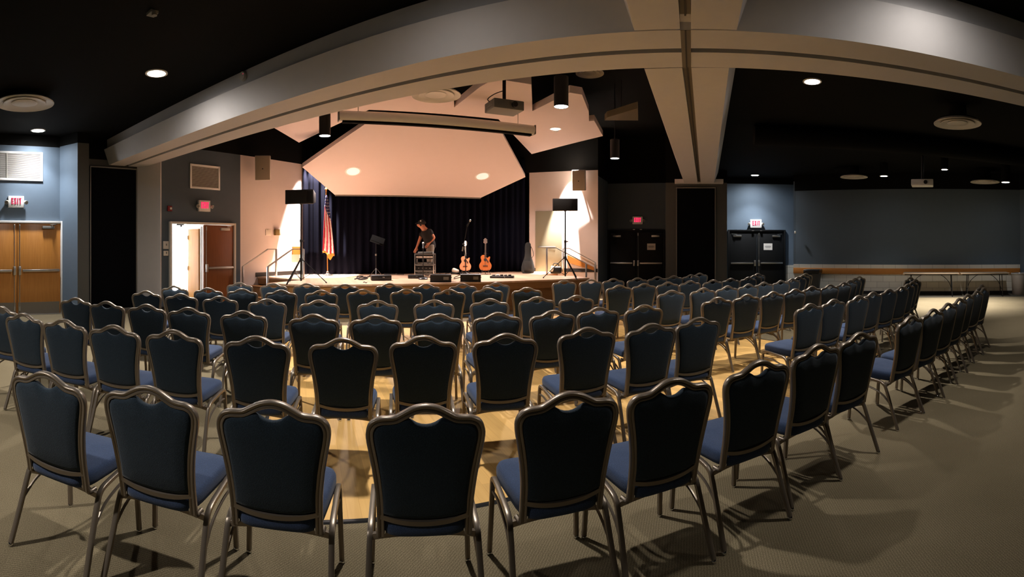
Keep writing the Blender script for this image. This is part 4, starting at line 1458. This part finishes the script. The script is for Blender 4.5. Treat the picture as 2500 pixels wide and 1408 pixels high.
for i, (z, h, w_) in enumerate(((0.127, 0.06, 0.44), (0.245, 0.13, 0.46), (0.375, 0.055, 0.45), (0.545, 0.11, 0.46))):
    u_ = thing('rack_unit', 'black rack unit on the %s shelf of the steel equipment rack' % ('lowest', 'second', 'third', 'top')[i], 'rack unit', rpz + Vector((0, 0, z)), -ang(1038) - 0.12, 'units in the equipment rack')
    part('case', 'blackmetal', u_, lambda bm: box(bm, (0, 0, 0), (w_, 0.36, h), bev=0.006))
    part('face_plate', 'grey' if i in (0, 2) else ('exitface' if i == 3 else 'blackplastic'), u_, lambda bm: box(bm, (0, -0.183, 0), (w_ - 0.01, 0.008, h * 0.45 if i == 3 else h - 0.014), bev=0.002))
    for kx in range(4):
        part('knob', 'steel', u_, lambda bm: cyl(bm, (-0.15 + kx * 0.1, -0.186, 0), (-0.15 + kx * 0.1, -0.205, 0), 0.012, n=10))
tp = thing('mixing_desk', 'flat grey mixing unit lying on top of the equipment rack', 'mixer', rpz + Vector((0.0, 0, 0.655)), -ang(1038) - 0.12)
part('case', 'grey', tp, lambda bm: box(bm, (0.02, 0, 0.0), (0.40, 0.34, 0.05), bev=0.01))
part('panel', 'blackplastic', tp, lambda bm: box(bm, (0.02, 0, 0.027), (0.36, 0.30, 0.006), bev=0.002))


# ---------------------------------------------------------------- guitars on stands
def guitar(label, px, d, tilt, top, neckm, headm, s=1.0, yaw=0.0):
    p = rp(px, 668, d); p.z = ST
    t = thing('acoustic_guitar', label, 'guitar', p, -ang(px) + yaw)
    half_l = [(0.0, 0.0), (0.10, 0.006), (0.165, 0.045), (0.195, 0.115), (0.185, 0.19), (0.15, 0.25), (0.128, 0.295), (0.135, 0.35), (0.147, 0.40), (0.135, 0.45), (0.09, 0.485), (0.03, 0.49)]
    half_r = [(0.10, 0.006), (0.165, 0.045), (0.195, 0.115), (0.185, 0.19), (0.15, 0.25), (0.128, 0.295), (0.135, 0.35), (0.148, 0.40), (0.145, 0.435), (0.115, 0.435), (0.075, 0.40), (0.045, 0.40), (0.03, 0.43), (0.03, 0.49)]
    out = [(-x, z) for x, z in half_l[::-1]] + half_r
    B = 0.09
    R = Matrix.Rotation(tilt, 4, 'X') @ Matrix.Scale(s, 4)
    T = Matrix.Translation((0, -0.03, 0.12)) @ R
    outl = [Vector((v.x, 0, v.z)) for v in cr([(x, 0, z) for x, z in out], 3)]
    def solid(y0, y1, k=1.0):
        def f(bm):
            prism(bm, [T @ Vector((v.x * k, y0, 0.24 + (v.z - 0.24) * k)) for v in outl], (T.to_3x3() @ Vector((0, y1 - y0, 0))))
        return f
    part('body', 'cedar', t, solid(-B / 2 + 0.004, B / 2), angle=30)
    part('soundboard', top, t, solid(-B / 2 - 0.001, -B / 2 + 0.005, 0.985), angle=30)
    part('sound_hole', 'blackplastic', t, lambda bm: cyl(bm, T @ Vector((0, -B / 2 - 0.003, 0.335)), T @ Vector((0, -B / 2 + 0.001, 0.335)), 0.05 * s, n=24))
    part('bridge', 'neck', t, lambda bm: box(bm, T @ Vector((0, -B / 2 - 0.006, 0.145)), (0.15 * s, 0.012, 0.028 * s), R.to_3x3().normalized(), 0.004))
    part('pickguard', 'neck', t, lambda bm: prism(bm, [T @ Vector(v) for v in ((0.05, -B / 2 - 0.002, 0.34), (0.10, -B / 2 - 0.002, 0.29), (0.09, -B / 2 - 0.002, 0.22), (0.045, -B / 2 - 0.002, 0.28))], (0, -0.003, 0)))
    nk = part('neck', neckm, t, lambda bm: prism(bm, [T @ Vector(v) for v in ((-0.028, -B / 2 - 0.004, 0.40), (0.028, -B / 2 - 0.004, 0.40), (0.022, -B / 2 - 0.004, 0.84), (-0.022, -B / 2 - 0.004, 0.84))], T.to_3x3() @ Vector((0, 0.024, 0))))
    hs = part('headstock', headm, t, lambda bm: prism(bm, [T @ Vector(v) for v in ((-0.022, -B / 2, 0.84), (0.022, -B / 2, 0.84), (0.038, -B / 2 + 0.02, 0.87), (0.034, -B / 2 + 0.03, 1.02), (0.0, -B / 2 + 0.03, 1.03), (-0.034, -B / 2 + 0.03, 1.02), (-0.038, -B / 2 + 0.02, 0.87))], T.to_3x3() @ Vector((0, 0.016, 0))))
    for i in range(3):
        for sx in (-1, 1):
            part('tuning_peg', 'chrome', hs, lambda bm: cyl(bm, T @ Vector((sx * 0.034, -B / 2 + 0.03, 0.89 + i * 0.045)), T @ Vector((sx * 0.062, -B / 2 + 0.03, 0.89 + i * 0.045)), 0.009, n=8))
    for i in range(6):
        x = -0.022 + i * 0.0088
        part('string', 'steel', t, lambda bm: cyl(bm, T @ Vector((x * 1.2, -B / 2 - 0.012, 0.15)), T @ Vector((x * 0.8, -B / 2 - 0.008, 0.85)), 0.0012, n=4))
    return t, p


def guitar_stand(label, p, rz, hh=0.62):
    t = thing('guitar_stand', label, 'guitar stand', p, rz)
    part('upright', 'blackmetal', t, lambda bm: tube(bm, [(0, 0.10, 0.08), (0, 0.16, hh)], circ(0.011, 8)))
    for sx in (-1, 1):
        part('leg', 'blackmetal', t, lambda bm: tube(bm, cr([(0, 0.10, 0.15), (sx * 0.10, 0.0, 0.09), (sx * 0.15, -0.14, 0.012)], 4), circ(0.010, 8)))
        part('cradle_arm', 'blackplastic', t, lambda bm: tube(bm, cr([(sx * 0.02, 0.10, 0.11), (sx * 0.09, 0.05, 0.10), (sx * 0.10, -0.10, 0.105), (sx * 0.10, -0.115, 0.14)], 4), circ(0.011, 8)))
    part('leg', 'blackmetal', t, lambda bm: tube(bm, [(0, 0.10, 0.12), (0, 0.24, 0.012)], circ(0.010, 8)))
    part('neck_cradle', 'blackplastic', t, lambda bm: tube(bm, cr([(-0.045, 0.09, hh), (-0.03, 0.15, hh), (0.03, 0.15, hh), (0.045, 0.09, hh)], 3), circ(0.010, 8)))

g1, p1 = guitar('pale orange acoustic guitar with a white headstock, left of the brown guitar', 1136, 14.3, -0.20, 'spruce', 'cream', 'white', 0.86)
guitar_stand('black guitar stand under the pale orange guitar', (p1.x, p1.y, ST), -ang(1136))
g2, p2 = guitar('brown acoustic guitar with a dark neck, right of the pale guitar', 1185, 14.4, -0.16, 'cedar', 'neck', 'neck', 0.93)
guitar_stand('black guitar stand under the brown guitar', (p2.x, p2.y, ST), -ang(1185))

# gig bag leaning by the curtain edge
q = rp(1289, 667, 15.0); q.z = ST
gb = thing('guitar_gig_bag', 'dark grey padded guitar bag standing against the right curtain edge', 'guitar bag', q, -ang(1289))
def gig(bm):
    prof = [(0.06, 0.0), (0.17, 0.01), (0.205, 0.09), (0.20, 0.20), (0.17, 0.32), (0.135, 0.42), (0.105, 0.52), (0.095, 0.66), (0.10, 0.80), (0.085, 0.90), (0.04, 0.95)]
    n = 24
    rings = []
    for w_, z in prof:
        dpt = 0.09 if z < 0.45 else 0.06
        rings.append([bm.verts.new((w_ * math.copysign(abs(math.cos(2 * PI * i / n)) ** 0.7, math.cos(2 * PI * i / n)), dpt * math.copysign(abs(math.sin(2 * PI * i / n)) ** 0.7, math.sin(2 * PI * i / n)) * (0.35 if z in (0.0, 0.95) else 1) + 0.10 * z, z)) for i in range(n)])
    for a, b in zip(rings, rings[1:]):
        for i in range(n):
            bm.faces.new((a[i], a[(i + 1) % n], b[(i + 1) % n], b[i]))
    bm.faces.new(rings[0]); bm.faces.new(rings[-1])
part('bag_body', 'bag', gb, gig, angle=60)
part('pocket', 'bag', gb, lambda bm: box(bm, (0, -0.085, 0.24), (0.26, 0.05, 0.30), Matrix.Rotation(-0.1, 3, 'X'), 0.02))
part('strap', 'blackplastic', gb, lambda bm: tube(bm, cr([(0.07, 0.0, 0.86), (0.14, -0.03, 0.72), (0.16, -0.06, 0.55), (0.10, -0.05, 0.45)], 4), [(-0.015, -0.003), (0.015, -0.003), (0.015, 0.003), (-0.015, 0.003)]))
q = rp(1357, 662, 14.9); q.z = ST
bg = thing('shoulder_bag', 'black bag with a white cloth on it, on the stage by the door', 'bag', q, -ang(1357))
part('bag_body', 'blackplastic', bg, lambda bm: box(bm, (0, 0, 0.11), (0.34, 0.2, 0.22), None, 0.05, 3))
part('cloth', 'white', bg, lambda bm: box(bm, (-0.11, -0.07, 0.15), (0.10, 0.1, 0.17), Matrix.Rotation(0.3, 3, 'Y'), 0.03, 3))
part('handle', 'blackplastic', bg, lambda bm: tube(bm, cr([(-0.1, 0, 0.2), (-0.06, 0, 0.3), (0.06, 0, 0.3), (0.1, 0, 0.2)], 4), circ(0.012, 8)))
q = rp(1112, 667, 14.6); q.z = ST
cs = thing('cloth_case', 'pale soft case lying beside the pale orange guitar', 'case', q, -ang(1112))
part('bag_body', 'cream', cs, lambda bm: box(bm, (0, 0, 0.10), (0.22, 0.24, 0.13), Matrix.Rotation(0.35, 3, 'Y'), 0.05, 3))
part('base', 'blackplastic', cs, lambda bm: box(bm, (0.03, 0, 0.03), (0.34, 0.26, 0.06), None, 0.02))

# ---------------------------------------------------------------- microphone and music stands
def mic(t, p, d):
    p, d = Vector(p), Vector(d).normalized()
    part('microphone', 'blackmetal', t, lambda bm: (cyl(bm, p, p + d * 0.13, 0.013, 0.018, 14), cyl(bm, p - d * 0.02, p + d * 0.03, 0.02, n=12)))
    part('microphone_grille', 'steel', t, lambda bm: lathe(bm, [(0.018, 0.13), (0.026, 0.14), (0.026, 0.16), (0.018, 0.18), (0.001, 0.185)], 16, Matrix.Translation(p) @ d.to_track_quat('Z', 'Y').to_matrix().to_4x4()))
q = rp(1033, 681, 12.3); q.z = ST
ms = thing('microphone_stand', 'straight microphone stand with a heavy round base, before the equipment rack', 'microphone stand', q, -ang(1033))
part('base', 'blackmetal', ms, lambda bm: lathe(bm, [(0.115, 0.0), (0.12, 0.02), (0.10, 0.045), (0.03, 0.06), (0.02, 0.10)], 28))
part('pole', 'blackmetal', ms, lambda bm: (cyl(bm, (0, 0, 0.06), (0, 0, 0.50), 0.012, n=12), cyl(bm, (0, 0, 0.48), (0, 0, 0.78), 0.009, n=12)))
part('clutch', 'blackplastic', ms, lambda bm: cyl(bm, (0, 0, 0.46), (0, 0, 0.52), 0.019, n=12))
mic(ms, (0, 0, 0.79), (0, 0.5, 0.6))

q = rp(1137, 672, 12.9); q.z = ST
bs = thing('microphone_stand', 'boom microphone stand standing in front of the pale guitar', 'microphone stand', q, -ang(1137))
part('pole', 'blackmetal', bs, lambda bm: (cyl(bm, (0, 0, 0.12), (0, 0, 0.55), 0.013, n=12), cyl(bm, (0, 0, 0.5), (-0.055, 0, 0.88), 0.010, n=12)))
part('clutch', 'blackplastic', bs, lambda bm: cyl(bm, (0, 0, 0.52), (0, 0, 0.58), 0.02, n=12))
part('boom_clamp', 'blackplastic', bs, lambda bm: cyl(bm, (-0.085, 0, 0.88), (-0.025, 0, 0.88), 0.018, n=12))
b0, b1 = Vector((-0.075, 0, 0.76)), Vector((0.04, 0.0, 1.37))
part('boom', 'blackmetal', bs, lambda bm: cyl(bm, b0, b1, 0.010, n=10))
part('counterweight', 'grey', bs, lambda bm: cyl(bm, b0 - Vector((0.012, 0, 0.06)), b0 + Vector((0.01, 0, 0.06)), 0.018, n=12))
mic(bs, b1, (0.35, -0.1, 0.6))
for k in range(3):
    a = 2 * PI * k / 3 + 0.35 + PI
    part('leg', 'blackmetal', bs, lambda bm: tube(bm, [(0.012 * math.cos(a), 0.012 * math.sin(a), 0.14), (0.33 * math.cos(a), 0.33 * math.sin(a), 0.012)], circ(0.010, 8)))

q = rp(918, 672, 12.9); q.z = ST
mu = thing('music_stand', 'black folding music stand in shadow, left of the person', 'music stand', q, -ang(918))
part('pole', 'blackmetal', mu, lambda bm: (cyl(bm, (0, 0, 0.08), (0, 0, 0.6), 0.012, n=10), cyl(bm, (0, 0, 0.55), (0, 0, 0.93), 0.008, n=10)))
part('clamp', 'grey', mu, lambda bm: cyl(bm, (0, 0, 0.58), (0, 0, 0.63), 0.022, n=10))
part('desk', 'black', mu, lambda bm: (box(bm, (0.04, -0.03, 0.99), (0.36, 0.012, 0.2), Matrix.Rotation(-0.3, 3, 'X') @ Matrix.Rotation(0.35, 3, 'Y')), box(bm, (0.04, -0.09, 0.93), (0.36, 0.05, 0.012), Matrix.Rotation(0.35, 3, 'Y'))))
for k in range(3):
    a = 2 * PI * k / 3 + 0.5
    part('leg', 'blackmetal', mu, lambda bm: tube(bm, [(0, 0, 0.26), (0.24 * math.cos(a), 0.24 * math.sin(a), 0.01)], [(-0.008, -0.005), (0.008, -0.005), (0.008, 0.005), (-0.008, 0.005)], up=(0, 0, 1)))


# ---------------------------------------------------------------- boxes on the stage floor
def wedge(label, px, py, w, h, yaw=0.0):
    d = dz(py, ST) + 0.2
    q = rp(px, py, d); q.z = ST
    t = thing('floor_monitor', label, 'speaker', q, -ang(px) + yaw, 'floor monitors')
    pf = [(-0.19, 0.0), (-0.19, h * 0.95), (-0.10, h), (0.16, h * 0.55), (0.19, 0.0)]
    def f(bm):
        prism(bm, [(-w / 2, y, z) for y, z in pf], (w, 0, 0))
    part('cabinet', 'blackplastic', t, f, smooth=False)
    part('grille', 'grille', t, lambda bm: box(bm, (0, 0.03, h * 0.80 + 0.004), (w * 0.86, 0.26, 0.012), Matrix.Rotation(-math.atan2(h * 0.45, 0.26), 3, 'X'), 0.003))
    part('jack_panel', 'grey', t, lambda bm: box(bm, (w * 0.25, -0.193, h * 0.5), (w * 0.25, 0.008, h * 0.4), bev=0.002))
    for sx in (-1, 1):
        part('side_handle', 'blackmetal', t, lambda bm: tube(bm, [(sx * (w / 2 + 0.001), -0.08, h * 0.55), (sx * (w / 2 + 0.012), -0.05, h * 0.55), (sx * (w / 2 + 0.012), 0.03, h * 0.55), (sx * (w / 2 + 0.001), 0.06, h * 0.55)], circ(0.007, 6)))
wedge('black floor monitor at the stage edge, left of the pair', 1076, 689, 0.49, 0.18)
wedge('black floor monitor at the stage edge, right of the pair', 1149, 688, 0.48, 0.18)

def case(name, label, cat, px, py, w, dp, h, m='blackplastic', yaw=0.0, extra_=None):
    d = dz(py, ST) + dp / 2
    q = rp(px, py, d); q.z = ST
    t = thing(name, label, cat, q, -ang(px) + yaw)
    part('case', m, t, lambda bm: box(bm, (0, 0, h / 2), (w, dp, h), bev=min(0.015, h / 4)))
    part('latch', 'steel', t, lambda bm: box(bm, (w * 0.1, -dp / 2 - 0.004, h * 0.62), (0.05, 0.008, 0.025), bev=0.002))
    part('handle', 'blackmetal', t, lambda bm: tube(bm, cr([(-0.07, -dp / 2, h * 0.5), (-0.05, -dp / 2 - 0.025, h * 0.5), (0.05, -dp / 2 - 0.025, h * 0.5), (0.07, -dp / 2, h * 0.5)], 3), circ(0.007, 6)))
    return t
case('equipment_case', 'black equipment case near the stage edge, left of the microphone base', 'case', 930, 685, 0.49, 0.30, 0.13, yaw=0.1)
case('equipment_case', 'low black case lying behind the round microphone base', 'case', 1014, 680, 0.38, 0.25, 0.09)
case('equipment_case', 'flat dark case lying behind the music stand', 'case', 962, 670, 0.6, 0.2, 0.03)
pb = case('pedal_board', 'flat dark pedal board on the stage, right of the floor monitors', 'pedal board', 1226, 679, 0.62, 0.30, 0.055, yaw=-0.1)
for i in range(5):
    part('pedal', ('grey', 'white', 'blackmetal', 'grey', 'blackmetal')[i], pb, lambda bm: box(bm, (-0.22 + i * 0.105, 0, 0.07), (0.075, 0.12, 0.035), bev=0.006))
def cable(label, pts, r=0.008):
    w = [gp(px, py, ST + r) for px, py in pts]
    o = part('stage_cable', 'blackplastic', None, lambda bm: tube(bm, cr(w, 6), circ(r, 6)))
    tag(o, label, 'cable')
cable('loose black cable heaped on the stage left of the black case', [(866, 681), (880, 677), (893, 676), (897, 679), (884, 682), (874, 680), (886, 674), (872, 675), (878, 681), (900, 675), (908, 673)], 0.014)
cable('thin black cable curling behind the equipment rack', [(1068, 672), (1074, 668), (1082, 670), (1090, 667), (1098, 666)], 0.008)
cable('black cable lying in front of the right floor monitor', [(1108, 680), (1114, 679), (1123, 677), (1130, 676)], 0.010)
cable('small scrap of cable on the boards near the stage edge', [(887, 689), (890, 688), (893, 690), (896, 689)], 0.008)


# ---------------------------------------------------------------- wall fittings
def exit_sign(label, p, rz, w, h, lit, mface='exitface'):
    t = thing('exit_sign', label, 'exit sign', p, rz, 'exit signs')
    part('housing', 'white', t, lambda bm: box(bm, (0, -0.04, 0), (w, 0.08, h), bev=0.01))
    k = h * 0.55
    z0 = h * 0.06
    st = k * 0.17
    lw = w * 0.135
    g = w * 0.055
    tot = 4 * lw + 3 * g - lw * 0.55
    x = -tot / 2
    m = 'exitred' if lit else 'exitplain'
    def bar(bm, xx, zz, sx, sz, R=None):
        box(bm, (xx, -0.084, z0 + zz), (sx, 0.008, sz), R)
    def E(bm):
        bar(bm, x + st / 2, 0, st, k)
        for zz in (-k / 2 + st / 2, 0, k / 2 - st / 2):
            bar(bm, x + lw / 2 + st / 2, zz, lw - st, st)
    part('letter_e', m, t, E, smooth=False)
    x2 = x + lw + g + lw / 2
    def Xl(bm):
        a_ = math.atan2(lw - st * 0.7, k)
        ln = math.hypot(lw - st * 0.7, k)
        for s in (-1, 1):
            box(bm, (x2, -0.084 - 0.001 * s, z0), (st, 0.008, ln), Matrix.Rotation(s * a_, 3, 'Y'))
    part('letter_x', m, t, Xl, smooth=False)
    x3 = x + 2 * (lw + g) + st / 2
    part('letter_i', m, t, lambda bm: bar(bm, x3, 0, st, k), smooth=False)
    x4 = x3 + st / 2 + g + lw / 2
    part('letter_t', m, t, lambda bm: (bar(bm, x4, -st / 2, st, k - st), bar(bm, x4, k / 2 - st / 2, lw, st)), smooth=False)
    for s in (-1, 1):
        hd = part('lamp_head', 'cream', t, lambda bm: (cyl(bm, (s * (w / 2 + 0.03), -0.05, 0.0), (s * (w / 2 + 0.05), -0.11, -0.02), 0.035, 0.045, 16), box(bm, (s * (w / 2 + 0.01), -0.045, 0.02), (0.05, 0.04, 0.03), bev=0.006)))
        part('lamp_glass', 'grey', hd, lambda bm: cyl(bm, (s * (w / 2 + 0.05), -0.11, -0.02), (s * (w / 2 + 0.051), -0.114, -0.021), 0.038, n=16))
M['exitplain'] = mat('exit_letters', srgb(206, 60, 96), 0.5)
exit_sign('white exit sign above the oak double doors at far left', onX(38, XA, 493), PI / 2, 0.36, 0.26, False)
exit_sign('lit exit sign above the half open brown doors', onX(496, XL, 503), PI / 2, 0.34, 0.28, True)
exit_sign('red lit exit sign above the left black doors', onY(1557, YD, 538), 0, 0.36, 0.27, True)
exit_sign('bright white exit sign above the right black doors', onY(1845, YD, 546), 0, 0.40, 0.29, False)


def vent(label, pa_, pb_, z0, z1, rz, mull=False):
    c_ = (pa_ + pb_) / 2
    w = (pb_ - pa_).length; h = z1 - z0
    t = thing('wall_vent', label, 'air vent', (c_.x, c_.y, (z0 + z1) / 2), rz, 'wall vents')
    def fr(bm):
        for s in (-1, 1):
            box(bm, (s * (w / 2 - 0.025), -0.015, 0), (0.05, 0.03, h), bev=0.004)
            box(bm, (0, -0.015, s * (h / 2 - 0.025)), (w - 0.1, 0.03, 0.05), bev=0.004)
    part('frame', 'white', t, fr)
    part('backing', 'ventback', t, lambda bm: box(bm, (0, -0.003, 0), (w - 0.08, 0.004, h - 0.08)))
    n = int((h - 0.1) / 0.022)
    part('louvers', 'louver', t, lambda bm: [box(bm, (0, -0.014, -h / 2 + 0.06 + i * (h - 0.12) / (n - 1)), (w - 0.1, 0.018, 0.003), Matrix.Rotation(0.7, 3, 'X')) for i in range(n)], smooth=False)
    if mull:
        part('mullion', 'louver', t, lambda bm: box(bm, (-w * 0.12, -0.02, 0), (0.015, 0.02, h - 0.1)))
pb2 = onX(104, XA)
vent('wide white louvered vent above the oak doors at far left', Vector((XA, pb2.y - 1.35, 0)), pb2, 3.04, 3.70, PI / 2, True)
vent('square white louvered vent above the half open brown doors', onX(463, XL), onX(536, XL), 2.99, 3.60, PI / 2)

def sheet(label, px, py, w, h, tear):
    p = onY(px, YD - 0.046, py)
    t = thing('paper_notice', label, 'paper', p, 0, 'notices on the black doors')
    part('sheet', 'paper', t, lambda bm: box(bm, (0, 0, 0), (w, 0.002, h)), smooth=False)
    part('print', 'ink', t, lambda bm: [box(bm, (0, -0.0015, z * h), (w * k_, 0.001, h * 0.035)) for z, k_ in ((0.10, 0.6), (0.02, 0.7), (-0.06, 0.7), (-0.14, 0.5))], smooth=False)
sheet('white paper notice taped on the right leaf of the left black doors', 1590, 602, 0.29, 0.22, True)
sheet('white paper notice taped on the right leaf of the right black doors', 1875, 602, 0.31, 0.23, False)

al = thing('fire_alarm', 'dark red fire alarm strobe on the wall left of the half open doors', 'fire alarm', onX(413, XL, 509), PI / 2)
part('housing', 'red', al, lambda bm: box(bm, (0, -0.025, 0), (0.12, 0.05, 0.13), bev=0.01))
part('strobe', 'cream', al, lambda bm: box(bm, (0.02, -0.055, 0), (0.05, 0.02, 0.05), bev=0.006))
for i, (py, lab) in enumerate(((598, 'tan control panel on the wall left of the half open doors, upper one'), (618, 'pale switch box on the wall left of the half open doors, lower one'))):
    t = thing('wall_switch', lab, 'switch', onX(404, XL, py), PI / 2)
    part('plate', 'louver' if i == 0 else 'cream', t, lambda bm: box(bm, (0, -0.015, 0), (0.13 if i else 0.15, 0.03, 0.12 if i else 0.19), bev=0.006))
    part('button', 'grey', t, lambda bm: box(bm, (0.01, -0.033, 0.01), (0.03, 0.01, 0.05), bev=0.003))
t = thing('wall_box', 'small greenish junction box on the left cream wall', 'wall box', onX(673, XL, 567), PI / 2)
part('cover', mat('olive_box', srgb(140, 118, 70), 0.6), t, lambda bm: box(bm, (0, -0.05, 0), (0.14, 0.10, 0.17), bev=0.008))
part('side_plate', 'louver', t, lambda bm: box(bm, (0.11, -0.03, 0), (0.08, 0.06, 0.16), bev=0.006))
t = thing('wall_panel', 'thin outlined cream access panel beside the junction box', 'access panel', onX(655, XL, 567), PI / 2)
part('cover', 'cream', t, lambda bm: box(bm, (0, -0.006, 0), (0.20, 0.012, 0.17), bev=0.003))
t = thing('hook_plate', 'small pale hook on the dark wall right of the right black doors', 'wall hook', onY(1942, 16.0, 567), RZ)
part('plate', 'cream', t, lambda bm: box(bm, (0, -0.02, 0), (0.05, 0.04, 0.08), bev=0.008))
for sx in (0, 1):
    for i, px in enumerate(((1548, 1565), (1838, 1858))[sx]):
        t = thing('door_magnet', 'small pale bracket on the door head, %s one over the %s black doors' % (('left', 'right')[i], ('left', 'right')[sx]), 'door bracket', onY(px, YD - 0.08, 560 if sx == 0 else 563), 0)
        part('bracket', 'steel', t, lambda bm: box(bm, (0, -0.02, 0), (0.075, 0.05, 0.03), bev=0.004))
# smoke detector and sprinkler hardware on the long beam and ceiling
p = rp(541, 190, 6.9)
t = thing('smoke_detector', 'round pale smoke detector on the side of the long beam at left', 'smoke detector', (p.x, BY - HW - 0.065, 4.02))
part('base', 'louver', t, lambda bm: cyl(bm, (0, 0.012, 0), (0, -0.03, 0), 0.075, 0.06, 24))
part('indicator', 'exitred', t, lambda bm: bmesh.ops.create_uvsphere(bm, u_segments=8, v_segments=6, radius=0.006, matrix=Matrix.Translation((0.03, -0.028, 0.02))))
p = gp(372, 52, 4.0)
t = thing('ceiling_sensor', 'small grey sensor box under the dark ceiling above the large downlight', 'sensor', (p.x, p.y, 4.1))
part('housing', 'grey', t, lambda bm: (box(bm, (0, 0, 0), (0.12, 0.10, 0.06), bev=0.01), cyl(bm, (0.05, 0, -0.02), (0.05, 0, -0.06), 0.03, n=14)))
part('stem', 'grey', t, lambda bm: cyl(bm, (0, 0, 0.02), (0, 0, 0.10), 0.015, n=8))
p = gp(222, 44, 4.0)
t = thing('ceiling_sensor', 'thin pale bracket plate under the dark ceiling at upper left', 'sensor', (p.x, p.y, 4.14), 0.4)
part('plate', 'louver', t, lambda bm: box(bm, (0, 0, 0), (0.16, 0.05, 0.012), bev=0.003))
part('stem', 'grey', t, lambda bm: cyl(bm, (0, 0, 0.0), (0, 0, 0.06), 0.01, n=8))

# ---------------------------------------------------------------- right wall: tables and bins
def wall_hit(px):
    a = ang(px); d_ = Vector((math.sin(a), math.cos(a), 0))
    k = (R0.x * RN.x + R0.y * RN.y) / (d_.x * RN.x + d_.y * RN.y)
    return d_ * k
def folding_table(label, px, ln):
    c_ = wall_hit(px) - RN * 0.55
    t = thing('folding_table', label, 'table', (c_.x, c_.y, 0), RZ, 'folding tables along the right wall')
    part('table_top', 'table', t, lambda bm: box(bm, (0, 0, 0.715), (ln, 0.74, 0.028), bev=0.006))
    part('edge_apron', 'blackplastic', t, lambda bm: (box(bm, (0, -0.33, 0.686), (ln - 0.1, 0.02, 0.03)), box(bm, (0, 0.33, 0.686), (ln - 0.1, 0.02, 0.03))))
    for s in (-1, 1):
        x = s * (ln / 2 - 0.24)
        for y in (-0.26, 0.26):
            part('leg', 'blackmetal', t, lambda bm: cyl(bm, (x, y, 0.7), (x + s * 0.03, y, 0.01), 0.013, n=10))
        part('leg_bar', 'blackmetal', t, lambda bm: (cyl(bm, (x + s * 0.02, -0.26, 0.22), (x + s * 0.02, 0.26, 0.22), 0.011, n=8), cyl(bm, (x + s * 0.03, -0.32, 0.012), (x + s * 0.03, 0.32, 0.012), 0.012, n=8)))
        part('brace', 'blackmetal', t, lambda bm: tube(bm, cr([(x - s * 0.36, 0, 0.68), (x - s * 0.2, 0, 0.58), (x - s * 0.06, 0, 0.42), (x + s * 0.015, 0, 0.22)], 4), circ(0.009, 8)))
folding_table('long folding table against the right wall, left one of two', 2273, 1.72)
folding_table('long folding table against the right wall, right one beside the pale bin', 2398, 1.52)

c_ = wall_hit(1992) - RN * 0.42
t = thing('waste_bin', 'tall square grey bin with black liner by the dark wall, near the right black doors', 'bin', (c_.x, c_.y, 0), RZ)
def bn(bm):
    a = [(-0.2, -0.2), (0.2, -0.2), (0.2, 0.2), (-0.2, 0.2)]
    lo = [bm.verts.new((x * 0.86, y * 0.86, 0.06)) for x, y in a]; hi = [bm.verts.new((x * 1.15, y * 1.15, 0.72)) for x, y in a]
    bm.faces.new(lo[::-1]); bm.faces.new(hi)
    for i in range(4):
        bm.faces.new((lo[i], lo[(i + 1) % 4], hi[(i + 1) % 4], hi[i]))
    bmesh.ops.bevel(bm, geom=bm.edges[:], offset=0.03, segments=3, profile=0.5, affect='EDGES')
part('bin_body', 'bin', t, bn)
part('liner', 'binliner', t, lambda bm: (box(bm, (0, 0, 0.74), (0.52, 0.52, 0.13), None, 0.03, 3), box(bm, (-0.1, -0.25, 0.62), (0.2, 0.02, 0.16), Matrix.Rotation(0.3, 3, 'Y'), 0.008)))
for sx in (-1, 1):
    for sy in (-1, 1):
        part('caster', 'blackplastic', t, lambda bm: cyl(bm, (sx * 0.13 - 0.012, sy * 0.13, 0.032), (sx * 0.13 + 0.012, sy * 0.13, 0.032), 0.031, n=14))
c_ = wall_hit(2482) - RN * 0.42
t = thing('waste_bin', 'pale round bin standing by the wall at the right edge', 'bin', (c_.x, c_.y, 0), RZ)
part('bin_body', 'binlight', t, lambda bm: lathe(bm, [(0.20, 0.0), (0.215, 0.02), (0.25, 0.66), (0.262, 0.67), (0.262, 0.70), (0.235, 0.70), (0.19, 0.1)], 32))
part('liner', 'binliner', t, lambda bm: lathe(bm, [(0.19, 0.55), (0.228, 0.69), (0.20, 0.64)], 32))
